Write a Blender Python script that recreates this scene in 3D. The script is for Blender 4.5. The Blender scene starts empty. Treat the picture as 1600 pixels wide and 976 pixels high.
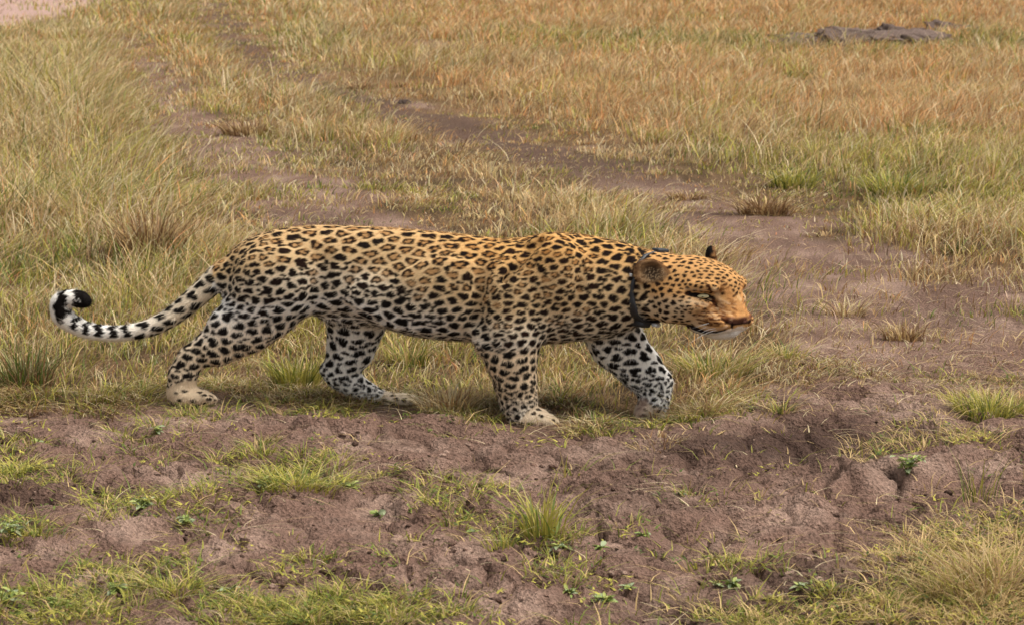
import bpy, math, random, time
import numpy as np
from mathutils import Vector
T0 = time.time()
rng = np.random.default_rng(7); random.seed(7)
scene = bpy.context.scene
COL = scene.collection

# ------------------------------------------------------------------ camera
CAM_H, PITCH, FPX = 1.9, math.radians(9.7), 3790.0       # FPX: focal length in photo pixels (1600 wide)
cam_data = bpy.data.cameras.new('camera'); cam = bpy.data.objects.new('camera', cam_data); COL.objects.link(cam)
cam.location = (0, 0, CAM_H); cam.rotation_euler = (math.pi/2 - PITCH, 0, 0)
cam_data.sensor_fit = 'HORIZONTAL'; cam_data.sensor_width = 36.0; cam_data.lens = 36.0*FPX/1600
cam_data.clip_start = 0.1; cam_data.clip_end = 3000
cam_data.dof.use_dof = True; cam_data.dof.focus_distance = 9.1; cam_data.dof.aperture_fstop = 9.0
scene.camera = cam
# ------------------------------------------------------------------ light: bright overcast
SUN_EL, SUN_AZ = math.radians(62), math.radians(100)     # azimuth from +Y clockwise: high, to the right
world = bpy.data.worlds.new('World'); scene.world = world; world.use_nodes = True
wn = world.node_tree.nodes; wl = world.node_tree.links; wn.clear()
sky = wn.new('ShaderNodeTexSky'); sky.sky_type = 'NISHITA'; sky.sun_disc = False
sky.sun_elevation = SUN_EL; sky.sun_rotation = SUN_AZ; sky.air_density = 1.0; sky.dust_density = 4.0
hs = wn.new('ShaderNodeHueSaturation'); hs.inputs['Saturation'].default_value = 0.18
bg = wn.new('ShaderNodeBackground'); bg.inputs['Strength'].default_value = 0.112
wo = wn.new('ShaderNodeOutputWorld')
wl.new(sky.outputs[0], hs.inputs['Color']); wl.new(hs.outputs[0], bg.inputs[0]); wl.new(bg.outputs[0], wo.inputs[0])
sl = bpy.data.lights.new('sun', 'SUN'); sl.energy = 2.0; sl.angle = math.radians(32); sl.color = (1.0, 0.96, 0.90)
sun = bpy.data.objects.new('sun', sl); COL.objects.link(sun)
sd = Vector((math.sin(SUN_AZ)*math.cos(SUN_EL), math.cos(SUN_AZ)*math.cos(SUN_EL), math.sin(SUN_EL)))
sun.rotation_euler = sd.to_track_quat('Z', 'Y').to_euler()
scene.view_settings.view_transform = 'Standard'; scene.view_settings.look = 'None'
scene.view_settings.exposure = 0.72; scene.view_settings.gamma = 1.0

# ------------------------------------------------------------------ helpers
def srgb(r, g, b):
    c = np.array([r, g, b], float)/255
    return np.where(c <= 0.04045, c/12.92, ((c+0.055)/1.055)**2.4)
CP, SP = math.cos(PITCH), math.sin(PITCH)
def project(x, y, z):
    """world -> photo pixels"""
    dz = z - CAM_H
    d = np.maximum(y*CP - dz*SP, 0.3); up = y*SP + dz*CP
    return 800 + FPX*x/d, 488 - FPX*up/d
def ray(px, py):
    a = (px-800)/FPX; b = -(py-488)/FPX
    return np.array([a, CP + b*SP, -SP + b*CP])
def on_ground(px, py, z=0.0):
    d = ray(px, py); t = (z-CAM_H)/d[2]
    return d[0]*t, d[1]*t
def smooth(a, b, x):
    t = np.clip((x-a)/(b-a), 0, 1); return t*t*(3-2*t)
_perm = rng.permutation(256); _perm = np.concatenate([_perm, _perm, _perm])
_ga = rng.random(256)*2*np.pi; _gx, _gy = np.cos(_ga), np.sin(_ga)
def perlin(x, y, seed=0):
    x = np.asarray(x, float) + seed*17.3; y = np.asarray(y, float) + seed*9.7
    xi = np.floor(x).astype(int); yi = np.floor(y).astype(int); xf = x-xi; yf = y-yi
    xi &= 255; yi &= 255
    u = xf*xf*xf*(xf*(xf*6-15)+10); v = yf*yf*yf*(yf*(yf*6-15)+10)
    def g(i, j, dx, dy):
        h = _perm[_perm[i & 255] + (j & 255)]; return _gx[h]*dx + _gy[h]*dy
    n00 = g(xi, yi, xf, yf); n10 = g(xi+1, yi, xf-1, yf); n01 = g(xi, yi+1, xf, yf-1); n11 = g(xi+1, yi+1, xf-1, yf-1)
    a = n00 + u*(n10-n00); b = n01 + u*(n11-n01)
    return (a + v*(b-a))*1.5
def fbm(x, y, o=4, seed=0):
    s = 0; a = 1.0; t = 0
    for i in range(o):
        s = s + a*perlin(x*2**i, y*2**i, seed+i*3); t += a; a *= 0.5
    return s/t
_wx = rng.random(65536); _wy = rng.random(65536)
def worley(x, y, seed=0):
    x = np.asarray(x, float)+seed*13.1; y = np.asarray(y, float)+seed*7.9
    xi = np.floor(x).astype(int); yi = np.floor(y).astype(int)
    f1 = np.full(x.shape, 9.0); f2 = np.full(x.shape, 9.0)
    for dx in (-1, 0, 1):
        for dy in (-1, 0, 1):
            h = (((xi+dx)*7349) ^ ((yi+dy)*19867)) & 65535
            d = np.hypot(xi+dx+_wx[h]-x, yi+dy+_wy[h]-y)
            f2 = np.minimum(f2, np.maximum(f1, d)); f1 = np.minimum(f1, d)
    return f1, f2

def build_mesh(name, V, F, nper, cols=None, smooth_shade=False):
    """V (n,3), F flat index array, nper: verts per face (int or array); cols (n,3) linear colours"""
    me = bpy.data.meshes.new(name)
    V = np.ascontiguousarray(V, np.float32); F = np.ascontiguousarray(F.ravel(), np.int32)
    if np.isscalar(nper): nper = np.full(len(F)//nper, nper, np.int32)
    me.vertices.add(len(V)); me.vertices.foreach_set('co', V.ravel())
    me.loops.add(len(F)); me.loops.foreach_set('vertex_index', F)
    me.polygons.add(len(nper)); st = np.concatenate([[0], np.cumsum(nper)[:-1]]).astype(np.int32)
    me.polygons.foreach_set('loop_start', st)
    try: me.polygons.foreach_set('loop_total', np.ascontiguousarray(nper, np.int32))
    except Exception: pass
    if smooth_shade: me.polygons.foreach_set('use_smooth', np.ones(len(nper), bool))
    if cols is not None:
        at = me.color_attributes.new('col', 'FLOAT_COLOR', 'POINT')
        c4 = np.ones((len(V), 4), np.float32); c4[:, :3] = cols
        at.data.foreach_set('color', c4.ravel())
    me.update(); me.validate()
    return me
def link(name, me, mat=None, parent=None, **props):
    o = bpy.data.objects.new(name, me); COL.objects.link(o)
    if mat is not None and me is not None and not me.materials: me.materials.append(mat)
    if parent is not None: o.parent = parent
    for k, v in props.items(): o[k] = v
    return o

def new_mat(name):
    m = bpy.data.materials.new(name); m.use_nodes = True
    return m, m.node_tree.nodes, m.node_tree.links, m.node_tree.nodes['Principled BSDF']
def attr_mat(name, rough=0.8, spec=0.2, transl=0.0, noise=None, bump=None):
    m, n, l, p = new_mat(name)
    a = n.new('ShaderNodeAttribute'); a.attribute_name = 'col'
    c = a.outputs['Color']
    if noise:
        t = n.new('ShaderNodeTexNoise'); t.inputs['Scale'].default_value = noise[0]; t.inputs['Detail'].default_value = 5
        tc = n.new('ShaderNodeTexCoord'); l.new(tc.outputs['Object'], t.inputs['Vector'])
        r = n.new('ShaderNodeMapRange'); r.inputs['To Min'].default_value = 1-noise[1]; r.inputs['To Max'].default_value = 1+noise[1]
        r.inputs['From Min'].default_value = 0.3; r.inputs['From Max'].default_value = 0.7
        l.new(t.outputs['Fac'], r.inputs['Value'])
        mx = n.new('ShaderNodeVectorMath'); mx.operation = 'SCALE'
        l.new(c, mx.inputs[0]); l.new(r.outputs[0], mx.inputs['Scale']); c = mx.outputs[0]
        if bump:
            b = n.new('ShaderNodeBump'); b.inputs['Strength'].default_value = bump[0]; b.inputs['Distance'].default_value = bump[1]
            l.new(t.outputs['Fac'], b.inputs['Height']); l.new(b.outputs[0], p.inputs['Normal'])
    l.new(c, p.inputs['Base Color']); p.inputs['Roughness'].default_value = rough
    p.inputs['Specular IOR Level'].default_value = spec
    if transl:
        tr = n.new('ShaderNodeBsdfTranslucent'); l.new(c, tr.inputs['Color'])
        ms = n.new('ShaderNodeMixShader'); ms.inputs[0].default_value = transl
        l.new(p.outputs[0], ms.inputs[1]); l.new(tr.outputs[0], ms.inputs[2])
        l.new(ms.outputs[0], n['Material Output'].inputs['Surface'])
    return m
M_GRASS = attr_mat('grass_blade', 0.65, 0.22, 0.27)
M_LEAF = attr_mat('leaf', 0.5, 0.35, 0.22)
M_FUR = attr_mat('fur', 0.8, 0.05)
M_BODY = attr_mat('coat', 0.9, 0.04, noise=(260.0, 0.10), bump=(0.25, 0.004))
M_SOIL = attr_mat('dry_soil', 0.95, 0.08, noise=(85.0, 0.34), bump=(1.0, 0.03))

# ------------------------------------------------------------------ layout of the place, as maps over the ground
EDGE = np.array([(-900, 640), (0, 641), (200, 640), (255, 624), (350, 618), (400, 626), (480, 634), (570, 628), (660, 632), (720, 648), (765, 642), (800, 634), (885, 640), (915, 668), (985, 676), (1060, 674),
                 (1110, 650), (1160, 618), (1200, 600), (1300, 590), (1600, 612), (2600, 620)], float)
def blob(px, py, cx, cy, rx, ry, ang=0.0):
    a = math.radians(ang); dx = px-cx; dy = py-cy
    u = (dx*math.cos(a)+dy*math.sin(a))/rx; v = (-dx*math.sin(a)+dy*math.cos(a))/ry
    return u*u+v*v
def strip(px, py, pts):
    """distance to a polyline in units of the local half width; pts (x, y, halfwidth)"""
    best = np.full(np.shape(px), 99.0)
    for (x0, y0, w0), (x1, y1, w1) in zip(pts[:-1], pts[1:]):
        sx = 0.45; ax, ay, bx, by = x0*sx, y0, x1*sx, y1
        dx, dy = bx-ax, by-ay; L = dx*dx+dy*dy
        t = np.clip(((px*sx-ax)*dx+(py-ay)*dy)/L, 0, 1)
        d = np.hypot(px*sx-ax-t*dx, py-ay-t*dy)/(w0+(w1-w0)*t)
        best = np.minimum(best, d)
    return best
RUTS = [[(190, 60, 5), (225, 95, 9), (260, 140, 17), (300, 190, 25), (360, 245, 33), (430, 300, 38), (520, 345, 42), (640, 400, 36)],
        [(330, 14, 8), (370, 60, 13), (430, 115, 14), (560, 160, 14), (700, 200, 17), (850, 245, 17), (1000, 285, 20), (1110, 325, 22), (1250, 355, 24)],
        [(590, 72, 4), (660, 72, 8), (740, 78, 5)], [(-200, 268, 10), (0, 268, 10), (55, 270, 5)], [(-200, 330, 10), (0, 335, 10), (40, 335, 4)],
        [(1180, 60, 3), (1300, 62, 6), (1420, 52, 6), (1560, 42, 3)]]
PATH = [(1060, 345, 20), (1190, 378, 38), (1290, 440, 66), (1380, 510, 88), (1520, 550, 92), (1700, 580, 92)]
ROAD = [(-700, 70, 70), (0, 18, 34), (70, 10, 24), (150, -2, 12)]
# low growth in the churned soil: cx, cy, rx, ry, density
ISLANDS = [(40, 738, 85, 22, .8), (20, 690, 45, 14, .6), (460, 738, 95, 34, .9), (250, 790, 120, 36, .35), (235, 690, 70, 24, .35),
           (380, 712, 60, 14, .5), (720, 785, 90, 34, .4), (840, 835, 80, 26, .4), (220, 905, 120, 36, .42), (90, 955, 170, 34, .5),
           (510, 958, 200, 30, .8), (900, 900, 80, 18, .35), (1140, 897, 60, 14, .5), (1450, 690, 120, 28, .55), (1545, 622, 90, 26, 1.0),
           (1530, 900, 150, 95, .9), (1270, 958, 180, 24, .65), (25, 830, 50, 20, .6), (990, 832, 40, 9, .4), (1280, 580, 60, 16, .4),
           (500, 645, 80, 12, .4), (720, 652, 60, 10, .4), (960, 672, 60, 10, .5), (1110, 640, 90, 20, .6), (480, 890, 60, 25, .3),
           (1100, 770, 50, 14, .25), (640, 745, 40, 10, .3), (320, 655, 60, 10, .4)]
def soil_map(px, py, n):
    """bareness 0..1 of the ground seen at photo position (px, py); n: noise about -1..1"""
    e = np.interp(px, EDGE[:, 0], EDGE[:, 1])
    s = smooth(-9, 9, py-e+n*16)
    for j, r in enumerate(RUTS): s = np.maximum(s, smooth(1.35, 0.75, strip(px, py, r)+n*(0.80 if j == 0 else 1.0))*(0.88 if j == 0 else 0.86))
    s = np.maximum(s, smooth(1.25, 0.85, strip(px, py, PATH)+n*0.5)*0.93)
    s = np.maximum(s, smooth(1.1, 0.95, strip(px, py, ROAD)+n*0.12))
    return s
def island_map(px, py, n):
    g = np.zeros(np.shape(px))
    for cx, cy, rx, ry, d in ISLANDS:
        g = np.maximum(g, d*smooth(1.5, 0.4, blob(px, py, cx, cy, rx, ry)+n*0.6))
    return g
# ground heights (world x, y, z) the paws stand on
FEET = []
def terrain(x, y):
    px, py = project(x, y, np.zeros_like(x))
    n = fbm(x*1.6, y*1.6, 3, 4)
    S = np.where(y > 3, soil_map(px, py, n*1.6), 1.0)
    mud = S*smooth(-25, 40, py-np.interp(px, EDGE[:, 0], EDGE[:, 1]))
    near = smooth(16, 9.5, y)
    h = 0.05*perlin(x*0.5, y*0.7, 1)*smooth(5, 12, y) + 0.018*fbm(x*2.2, y*3.0, 3, 2)
    h += 0.012*smooth(60, 12, y)*fbm(x*6, y*8, 3, 12)*(1-0.7*S)
    wx = x+0.05*perlin(x*6, y*7, 40); wy = y+0.04*perlin(x*6, y*7, 44)
    bil = lambda fx, fy, sd_: np.abs(perlin(wx*fx, wy*fy, sd_))
    c1, c2 = worley(wx*4.6, wy*4.2, 1)
    k1, k2 = worley(wx*11, wy*9.5, 2)
    patch = smooth(-0.30, 0.30, fbm(x*1.3, y*1.3, 2, 15)); patch2 = smooth(-0.1, 0.35, fbm(x*1.7, y*1.5, 2, 19))
    pl = lambda fx, fy, sd_, w: smooth(0.0, w, bil(fx, fy, sd_))**0.6
    d = 0.028*pl(1.9, 1.7, 6, 0.20)+0.026*pl(4.4, 3.6, 9, 0.20)+(0.019*pl(10, 8, 13, 0.26)+0.011*pl(24, 20, 17, 0.35))*(0.35+0.65*patch2)-0.062
    d += 0.022*fbm(x*2.0, y*1.8, 3, 61)
    d += patch*(0.020*smooth(0.7, 0.1, c1) + 0.020*smooth(0.6, 0.1, k1)-0.013)*patch2 + 0.006*fbm(x*42, y*38, 2, 3)
    crk = smooth(0.085, 0.015, c2-c1)*smooth(-0.1, 0.2, perlin(x*1.7, y*1.5, 21))
    d -= 0.040*crk
    crk = np.clip(crk+0.7*smooth(0.05, 0.0, bil(4.4, 3.6, 9))+0.5*smooth(0.035, 0.0, bil(1.9, 1.7, 6)), 0, 1)
    h += d*(mud*1.0+0.20*S*near)
    # bank where the sod ends, and the scraped hollow on the right
    e = np.interp(px, EDGE[:, 0], EDGE[:, 1])
    h += 0.016*smooth(12, -10, py-e+n*16)*smooth(60, 0, np.abs(py-e))*(py < e+14)*smooth(1200, 1050, px)
    q = blob(px, py, 1295, 692, 150, 36, -6); h -= 0.085*np.exp(-q*1.1)
    h += 0.05*np.exp(-blob(px, py, 1420, 735, 190, 14, -4))
    h += 0.035*np.exp(-blob(px, py, 1440, 660, 120, 16, 0))
    for (fx, fy, fz, fr) in FEET:
        w = np.exp(-(((x-fx)/(1.4*fr))**2+((y-fy)/np.where(y < fy, 2.2*fr, fr))**2)**1.5); h = h*(1-w)+(fz+0.25*(h-fz))*w*0.9+np.minimum(h, fz)*w*0.1
    return h, S, mud, crk, patch

# ------------------------------------------------------------------ the leopard: traced in photo pixels, modelled in a true-scale space
YL = 9.0
SC = (YL*CP + CAM_H*SP)/FPX             # metres per photo pixel at the leopard
WG = 640.0                               # pixel row that stands for height zero in model space
def T(u, w, v):
    """photo pixel at depth v (in pixel units towards the camera) -> model space (u, w, v)"""
    d = ray(u, w); t = (YL-v*SC)/d[1]
    return np.array([800+d[0]*t/SC, WG-(CAM_H+d[2]*t)/SC, v])
def to_world(P):
    P = np.asarray(P, float)
    return np.stack([(P[..., 0]-800)*SC, YL-P[..., 2]*SC, (WG-P[..., 1])*SC], -1)
CAMP = np.array([800.0, WG-CAM_H/SC, YL/SC])
gu = np.concatenate([np.arange(62, 985, 2.1), np.arange(985, 1180, 1.35)])
gw = np.arange(330, 690, 1.75); gv = np.arange(-125, 150, 2.0)
FLD = np.full((len(gu), len(gw), len(gv)), 40.0, np.float32)
def sub(lo, hi):
    i = [slice(max(np.searchsorted(g, a)-1, 0), np.searchsorted(g, b)+1) for g, a, b in zip((gu, gw, gv), lo, hi)]
    return tuple(i), gu[i[0]][:, None, None].astype(np.float32), gw[i[1]][None, :, None].astype(np.float32), gv[i[2]][None, None, :].astype(np.float32)
def smin(a, b, k):
    h = np.maximum(k-np.abs(a-b), 0)/k
    return np.minimum(a, b)-h*h*k*0.25
def union(idx, d, k): FLD[idx] = smin(FLD[idx], d, k)
def carve(idx, d, k): FLD[idx] = -smin(-FLD[idx], d, k)
def cone_d(U, W, V, a, b, ra, rb, fv=1.0):
    a = np.asarray(a, float); b = np.asarray(b, float); ab = (b-a)*np.array([1, 1, fv])
    L = max(float(ab@ab), 1e-6)
    t = np.clip(((U-a[0])*ab[0]+(W-a[1])*ab[1]+(V-a[2])*fv*ab[2])/L, 0, 1)
    q = np.sqrt((U-a[0]-t*ab[0])**2+(W-a[1]-t*ab[1])**2+((V-a[2])*fv-t*ab[2])**2)
    return q-(ra+(rb-ra)*t)
def chain(pts, k=14, fv=1.0, op=union, inner=6):
    """pts: model space (u, w, v, r); one limb, joined smoothly to what is there"""
    P = np.array([p[:3] for p in pts]); R = np.array([p[3] for p in pts])
    m = R.max()/min(fv, 1)+k+3
    idx, U, W, V = sub(P.min(0)-m, P.max(0)+m)
    d = None
    for i in range(len(P)-1):
        e = cone_d(U, W, V, P[i], P[i+1], R[i], R[i+1], fv)
        d = e if d is None else smin(d, e, inner)
    op(idx, d.astype(np.float32), k)
def ellipsoid_d(U, W, V, c, axes, radii):
    q = [((U-c[0])*a[0]+(W-c[1])*a[1]+(V-c[2])*a[2])/r for a, r in zip(axes, radii)]
    rho = np.sqrt(q[0]**2+q[1]**2+q[2]**2)+1e-6
    g = np.sqrt((q[0]/radii[0])**2+(q[1]/radii[1])**2+(q[2]/radii[2])**2)+1e-6
    return rho*(rho-1)/g
I3 = np.eye(3)
def ellipsoid(c, radii, k=10, axes=I3, op=union):
    m = max(radii)+k+3; c = np.asarray(c, float)
    idx, U, W, V = sub(c-m, c+m)
    op(idx, ellipsoid_d(U, W, V, c, axes, radii).astype(np.float32), k)
def pchip(x, xp, yp):
    xp = np.asarray(xp, float); yp = np.asarray(yp, float)
    h = np.diff(xp); d = np.diff(yp)/h; m = np.zeros_like(yp)
    m[1:-1] = np.where(d[:-1]*d[1:] > 0, 2*d[:-1]*d[1:]/(d[:-1]+d[1:]+1e-9*np.sign(d[:-1]+d[1:]+1e-12)), 0)
    m[0], m[-1] = d[0], d[-1]
    x = np.clip(x, xp[0], xp[-1]); i = np.clip(np.searchsorted(xp, x)-1, 0, len(xp)-2)
    t = (x-xp[i])/h[i]
    return (2*t**3-3*t**2+1)*yp[i]+(t**3-2*t**2+t)*h[i]*m[i]+(-2*t**3+3*t**2)*yp[i+1]+(t**3-t**2)*h[i]*m[i+1]
def vaxis(u): return -30+50*(np.asarray(u, float)-400)/600.0
# trunk: u, top, bottom, half width
TR = np.array([(338, 424, 440, 6), (345, 412, 455, 20), (360, 394, 478, 30), (380, 377, 492, 38), (420, 362, 498, 48), (450, 356, 497, 52), (480, 353, 492, 53),
               (520, 352, 491, 51), (560, 353, 497, 50), (600, 355, 511, 52), (640, 358, 523, 55), (680, 362, 529, 57), (720, 366, 532, 59), (760, 371, 534, 60),
               (790, 373, 536, 61), (815, 371, 537, 61), (840, 367, 537, 60), (865, 363.5, 536, 59), (890, 364, 533, 57), (920, 368, 530, 54), (950, 374, 525, 50),
               (980, 381, 515, 47), (1005, 388, 504, 45), (1030, 394, 497, 43), (1050, 402, 488, 36), (1062, 420, 470, 22)], float)
tm = np.array([[T(a, b, vaxis(a))[1], T(a, c, vaxis(a))[1]] for a, b, c, w in TR])
idx, U, W, V = sub((325, 330, -125), (1075, 560, 110))
uu = U.ravel(); A = pchip(uu, TR[:, 0], tm[:, 0]); B = pchip(uu, TR[:, 0], tm[:, 1]); Wd = pchip(uu, TR[:, 0], TR[:, 3])
cc = ((A+B)/2)[:, None, None]; aa = ((B-A)/2)[:, None, None]; bb = Wd[:, None, None]
# a leopard is broader low on the ribs than along the spine
qw = (W-cc)/aa; ww = bb*(1+0.10*np.clip(qw, -1, 1)); qv = (V-vaxis(uu)[:, None, None])/ww
rho = (np.abs(qw)**2.15+np.abs(qv)**2.15)**(1/2.15)+1e-6
gr = np.sqrt((qw/aa)**2+(qv/ww)**2)/rho+1e-6
d = (rho-1)/np.maximum(gr, 1e-4)
d = np.maximum(d, np.maximum(338-U, U-1062)*0.8)
union(idx, np.clip(d, -60, 40).astype(np.float32), 1.0)
def L(u, w, v, r): return (*T(u, w, v), r)
VN_H, VF_H, VN_F, VF_F = 4, -66, 52, -24
# hind legs
chain([L(428, 440, VN_H-12, 62), L(402, 482, VN_H-10, 50), L(360, 514, VN_H-4, 36), L(328, 543, VN_H, 25), L(299, 560, VN_H, 21), L(286, 585, VN_H, 22), L(282, 612, VN_H, 22)], 22, 1.45)
chain([L(452, 462, VN_H-10, 36), L(440, 496, VN_H-8, 20), L(395, 527, VN_H-2, 22), L(345, 550, VN_H, 18)], 20, 1.3)
chain([L(556, 505, VF_H+6, 48), L(548, 543, VF_H, 38), L(538, 567, VF_H, 30), L(532, 582, VF_H, 24), L(549, 597, VF_H, 20), L(576, 613, VF_H, 15), L(606, 625, VF_H, 11)], 16, 1.35)
chain([L(508, 577, VF_H, 9), L(530, 589, VF_H, 16)], 12)
# front legs
chain([L(805, 455, VN_F-16, 55), L(800, 520, VN_F-2, 46), L(799, 560, VN_F, 40), L(805, 596, VN_F, 33), L(810, 625, VN_F, 29), L(815, 645, VN_F, 25)], 18, 1.35)
chain([L(945, 490, VF_F+8, 50), L(964, 535, VF_F, 43), L(998, 573, VF_F, 35), L(1021, 600, VF_F+4, 30), L(1022, 622, VF_F+8, 24), L(1018, 634, VF_F+8, 20)], 16, 1.3)
def paw(u0, w0, u1, w1, v, r0, r1, half=14):
    chain([L(u0, w0, v, r0), L((u0+u1)/2, (w0+w1)/2, v, (r0+r1)/2), L(u1-10, w1, v, r1)], 9, 0.75)
    for k in (-1.5, -0.5, 0.5, 1.5):
        f = 4 if abs(k) < 1 else -2
        chain([L(u1-16, w1-1, v+k*half/1.7, r1*0.72), L(u1-6+f, w1+2, v+k*half/1.7, r1*0.62)], 3.5)
paw(286, 617, 336, 622, VN_H, 15, 10)
paw(606, 624, 655, 626, VF_H, 11, 9)
paw(816, 650, 869, 658, VN_F, 18, 11.5, 15)
# lifted, folded forepaw
chain([L(1020, 632, VF_F+8, 19), L(1006, 643, VF_F+14, 15)], 8, 0.8)
chain([L(1026, 636, VF_F+10, 12), L(1031, 650, VF_F+13, 9)], 4)
chain([L(1016, 640, VF_F+16, 11), L(1019, 652, VF_F+18, 8)], 3)
for k in (-1.5, -0.5, 0.5, 1.5): chain([L(1008, 642, VF_F+14+k*8, 9), L(998, 648, VF_F+15+k*8, 7)], 3)
# muscle and bone under the coat
ellipsoid(T(868, 430, vaxis(868)+46), (48, 52, 21), 18)
ellipsoid(T(862, 380, vaxis(862)+26), (34, 16, 16), 14)
ellipsoid(T(815, 490, vaxis(815)+46), (42, 42, 21), 18)
ellipsoid(T(430, 440, vaxis(430)+44), (60, 50, 20), 20)
ellipsoid(T(660, 470, vaxis(660)+44), (110, 44, 16), 24)
ellipsoid(T(560, 492, -34), (62, 16, 34), 16)
ellipsoid(T(700, 448, vaxis(700)+52), (60, 40, 10), 26)
def groove(pts, r, k, dv):
    chain([(*T(u_, w_, vaxis(u_)+dv+e_), r) for u_, w_, e_ in pts], k, 1.0, op=carve)
groove([(754, 400, -2), (748, 450, 2), (744, 500, -2), (742, 528, -12)], 7, 16, 62)
groove([(912, 410, -2), (905, 450, 2), (888, 505, 0)], 5, 14, 60)
groove([(508, 400, -4), (498, 440, 0), (488, 480, -4), (484, 496, -10)], 7, 16, 56)
groove([(842, 378, -20), (815, 405, -6), (790, 440, 2)], 5, 14, 58)
groove([(600, 500, -6), (540, 482, -2)], 5, 12, 54)
chain([L(752, 522, VN_F-6, 14), L(760, 540, VN_F, 16)], 14)
# tail
TAIL_K = [(352, 425, -30, 21), (330, 443, -28, 17.5), (303, 467, -26, 16), (276, 489, -24, 14.5), (250, 505, -22, 13), (224, 515, -20, 12), (182, 521, -18, 11.2), (146, 518, -16, 11.5),
        (116, 507, -14, 13), (96, 490, -12, 15), (94, 474, -11, 13.5), (107, 466, -10, 11.5), (124, 467, -8, 11.5), (134, 471, -7, 8)]
tk_ = np.array(TAIL_K, float); tp_ = np.linspace(0, len(tk_)-1, 44)
TAIL = [tuple(r_) for r_ in np.stack([pchip(tp_, np.arange(len(tk_)), tk_[:, c_]) for c_ in range(4)], 1)]
chain([L(*p) for p in TAIL], 10, 1.0, inner=5)
# head, in its own frame: x ahead, y towards the near side, z up; turned some 42 degrees towards the camera
TH = math.radians(42); STR = 1.5
HC = np.array([1063.0, 446.0, 35.0])
FX = np.array([STR*math.cos(TH), 0, math.sin(TH)]); FY = np.array([-STR*math.sin(TH), 0, math.cos(TH)])
HM = np.array([[STR*math.cos(TH), -STR*math.sin(TH)], [math.sin(TH), math.cos(TH)]]); HI = np.linalg.inv(HM)
def hp(x, y, z): return HC + x*FX + y*FY + np.array([0, -z, 0])
def head_local(P):
    q = np.stack([P[..., 0]-HC[0], P[..., 2]-HC[2]], -1) @ HI.T
    return q[..., 0], q[..., 1], HC[1]-P[..., 1]
idx, U, W, V = sub((975, 370, -70), (1180, 545, 150))
hx, hy, hz = [a.astype(np.float32) for a in head_local(np.stack(np.broadcast_arrays(U, W, V), -1))]
def h_ell(c, r, k=8, op=union):
    op(idx, ellipsoid_d(hx, hz, hy, (c[0], c[2], c[1]), I3, (r[0], r[2], r[1])).astype(np.float32), k)
def h_cap(a, b, ra, rb, k=6, op=union, fy=1.0):
    op(idx, cone_d(hx, hz, hy, (a[0], a[2], a[1]), (b[0], b[2], b[1]), ra, rb, fy).astype(np.float32), k)
h_ell((5, 0, 5), (51, 48, 45), 16)
h_ell((38, 0, 10), (26, 30, 28), 14)
for s in (1, -1):
    h_ell((20, 29*s, -20), (32, 24, 31), 14)
    h_ell((48, 19*s, 9), (13, 15, 8), 9)
    h_ell((53, 15*s, -48), (21, 16, 15), 7)
h_cap((36, 0, -22), (50, 0, -40), 33, 26, 12)
h_cap((47, 0, 4), (60, 0, -28), 21, 16, 10)
h_ell((65, 0, -37), (10, 14, 9), 5)
h_ell((49, 0, -62), (20, 17, 13), 6)
for s in (1, -1):
    h_ell((62, 27*s, -3), (11, 10, 7), 7, carve)          # eye sockets
    h_cap((74, 5*s, -42), (71, 11*s, -41), 2.0, 1.6, 3, carve)
for s in (1, -1): h_ell((40, 17*s, -50), (19, 13, 15), 8)
for s in (1, -1):
    # round ear: shallow cup whose mouth looks ahead and outwards
    n = np.array([0.72, 0.62*s, 0.10]); n /= np.linalg.norm(n)
    t = np.cross((0, 0, 1), n); t /= np.linalg.norm(t); b = np.cross(n, t)
    c = np.array([-6, 47.0, 29.0]) if s > 0 else np.array([-2, -50.0, 39.0])
    ax = [np.array([e[0], e[2], e[1]]) for e in (n, t, b)]; c3 = (c[0], c[2], c[1])
    d = ellipsoid_d(hx, hz, hy, c3, ax, (7.5, 17, 20))
    c2 = c+n*9; d2 = ellipsoid_d(hx, hz, hy, (c2[0], c2[2], c2[1]), ax, (10.5, 13.6, 16.5))
    union(idx, (-smin(-d, d2, 2.5)).astype(np.float32), 6)

def sample(P):
    P = np.atleast_2d(P); r = []
    ii = [np.interp(P[:, i], g, np.arange(len(g))) for i, g in enumerate((gu, gw, gv))]
    i0 = [np.clip(np.floor(a).astype(int), 0, len(g)-2) for a, g in zip(ii, (gu, gw, gv))]
    f = [a-b for a, b in zip(ii, i0)]; out = 0
    for o in ((0, 0, 0), (0, 0, 1), (0, 1, 0), (0, 1, 1), (1, 0, 0), (1, 0, 1), (1, 1, 0), (1, 1, 1)):
        w = np.prod([f[k] if o[k] else 1-f[k] for k in range(3)], axis=0)
        out = out+w*FLD[i0[0]+o[0], i0[1]+o[1], i0[2]+o[2]]
    return out
def hit(px, py):
    """first point of the coat along the line of sight through a photo pixel"""
    d = ray(px, py); D = np.array([d[0], -d[2], -d[1]]); D /= np.linalg.norm(D)
    t0 = (CAMP[2]-145)/(-D[2]); ts = t0+np.arange(0, 265, 0.5)
    P = CAMP+ts[:, None]*D; f = sample(P); k = np.argmax(f < 0)
    return P[k] if f[k] < 0 else None
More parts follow.
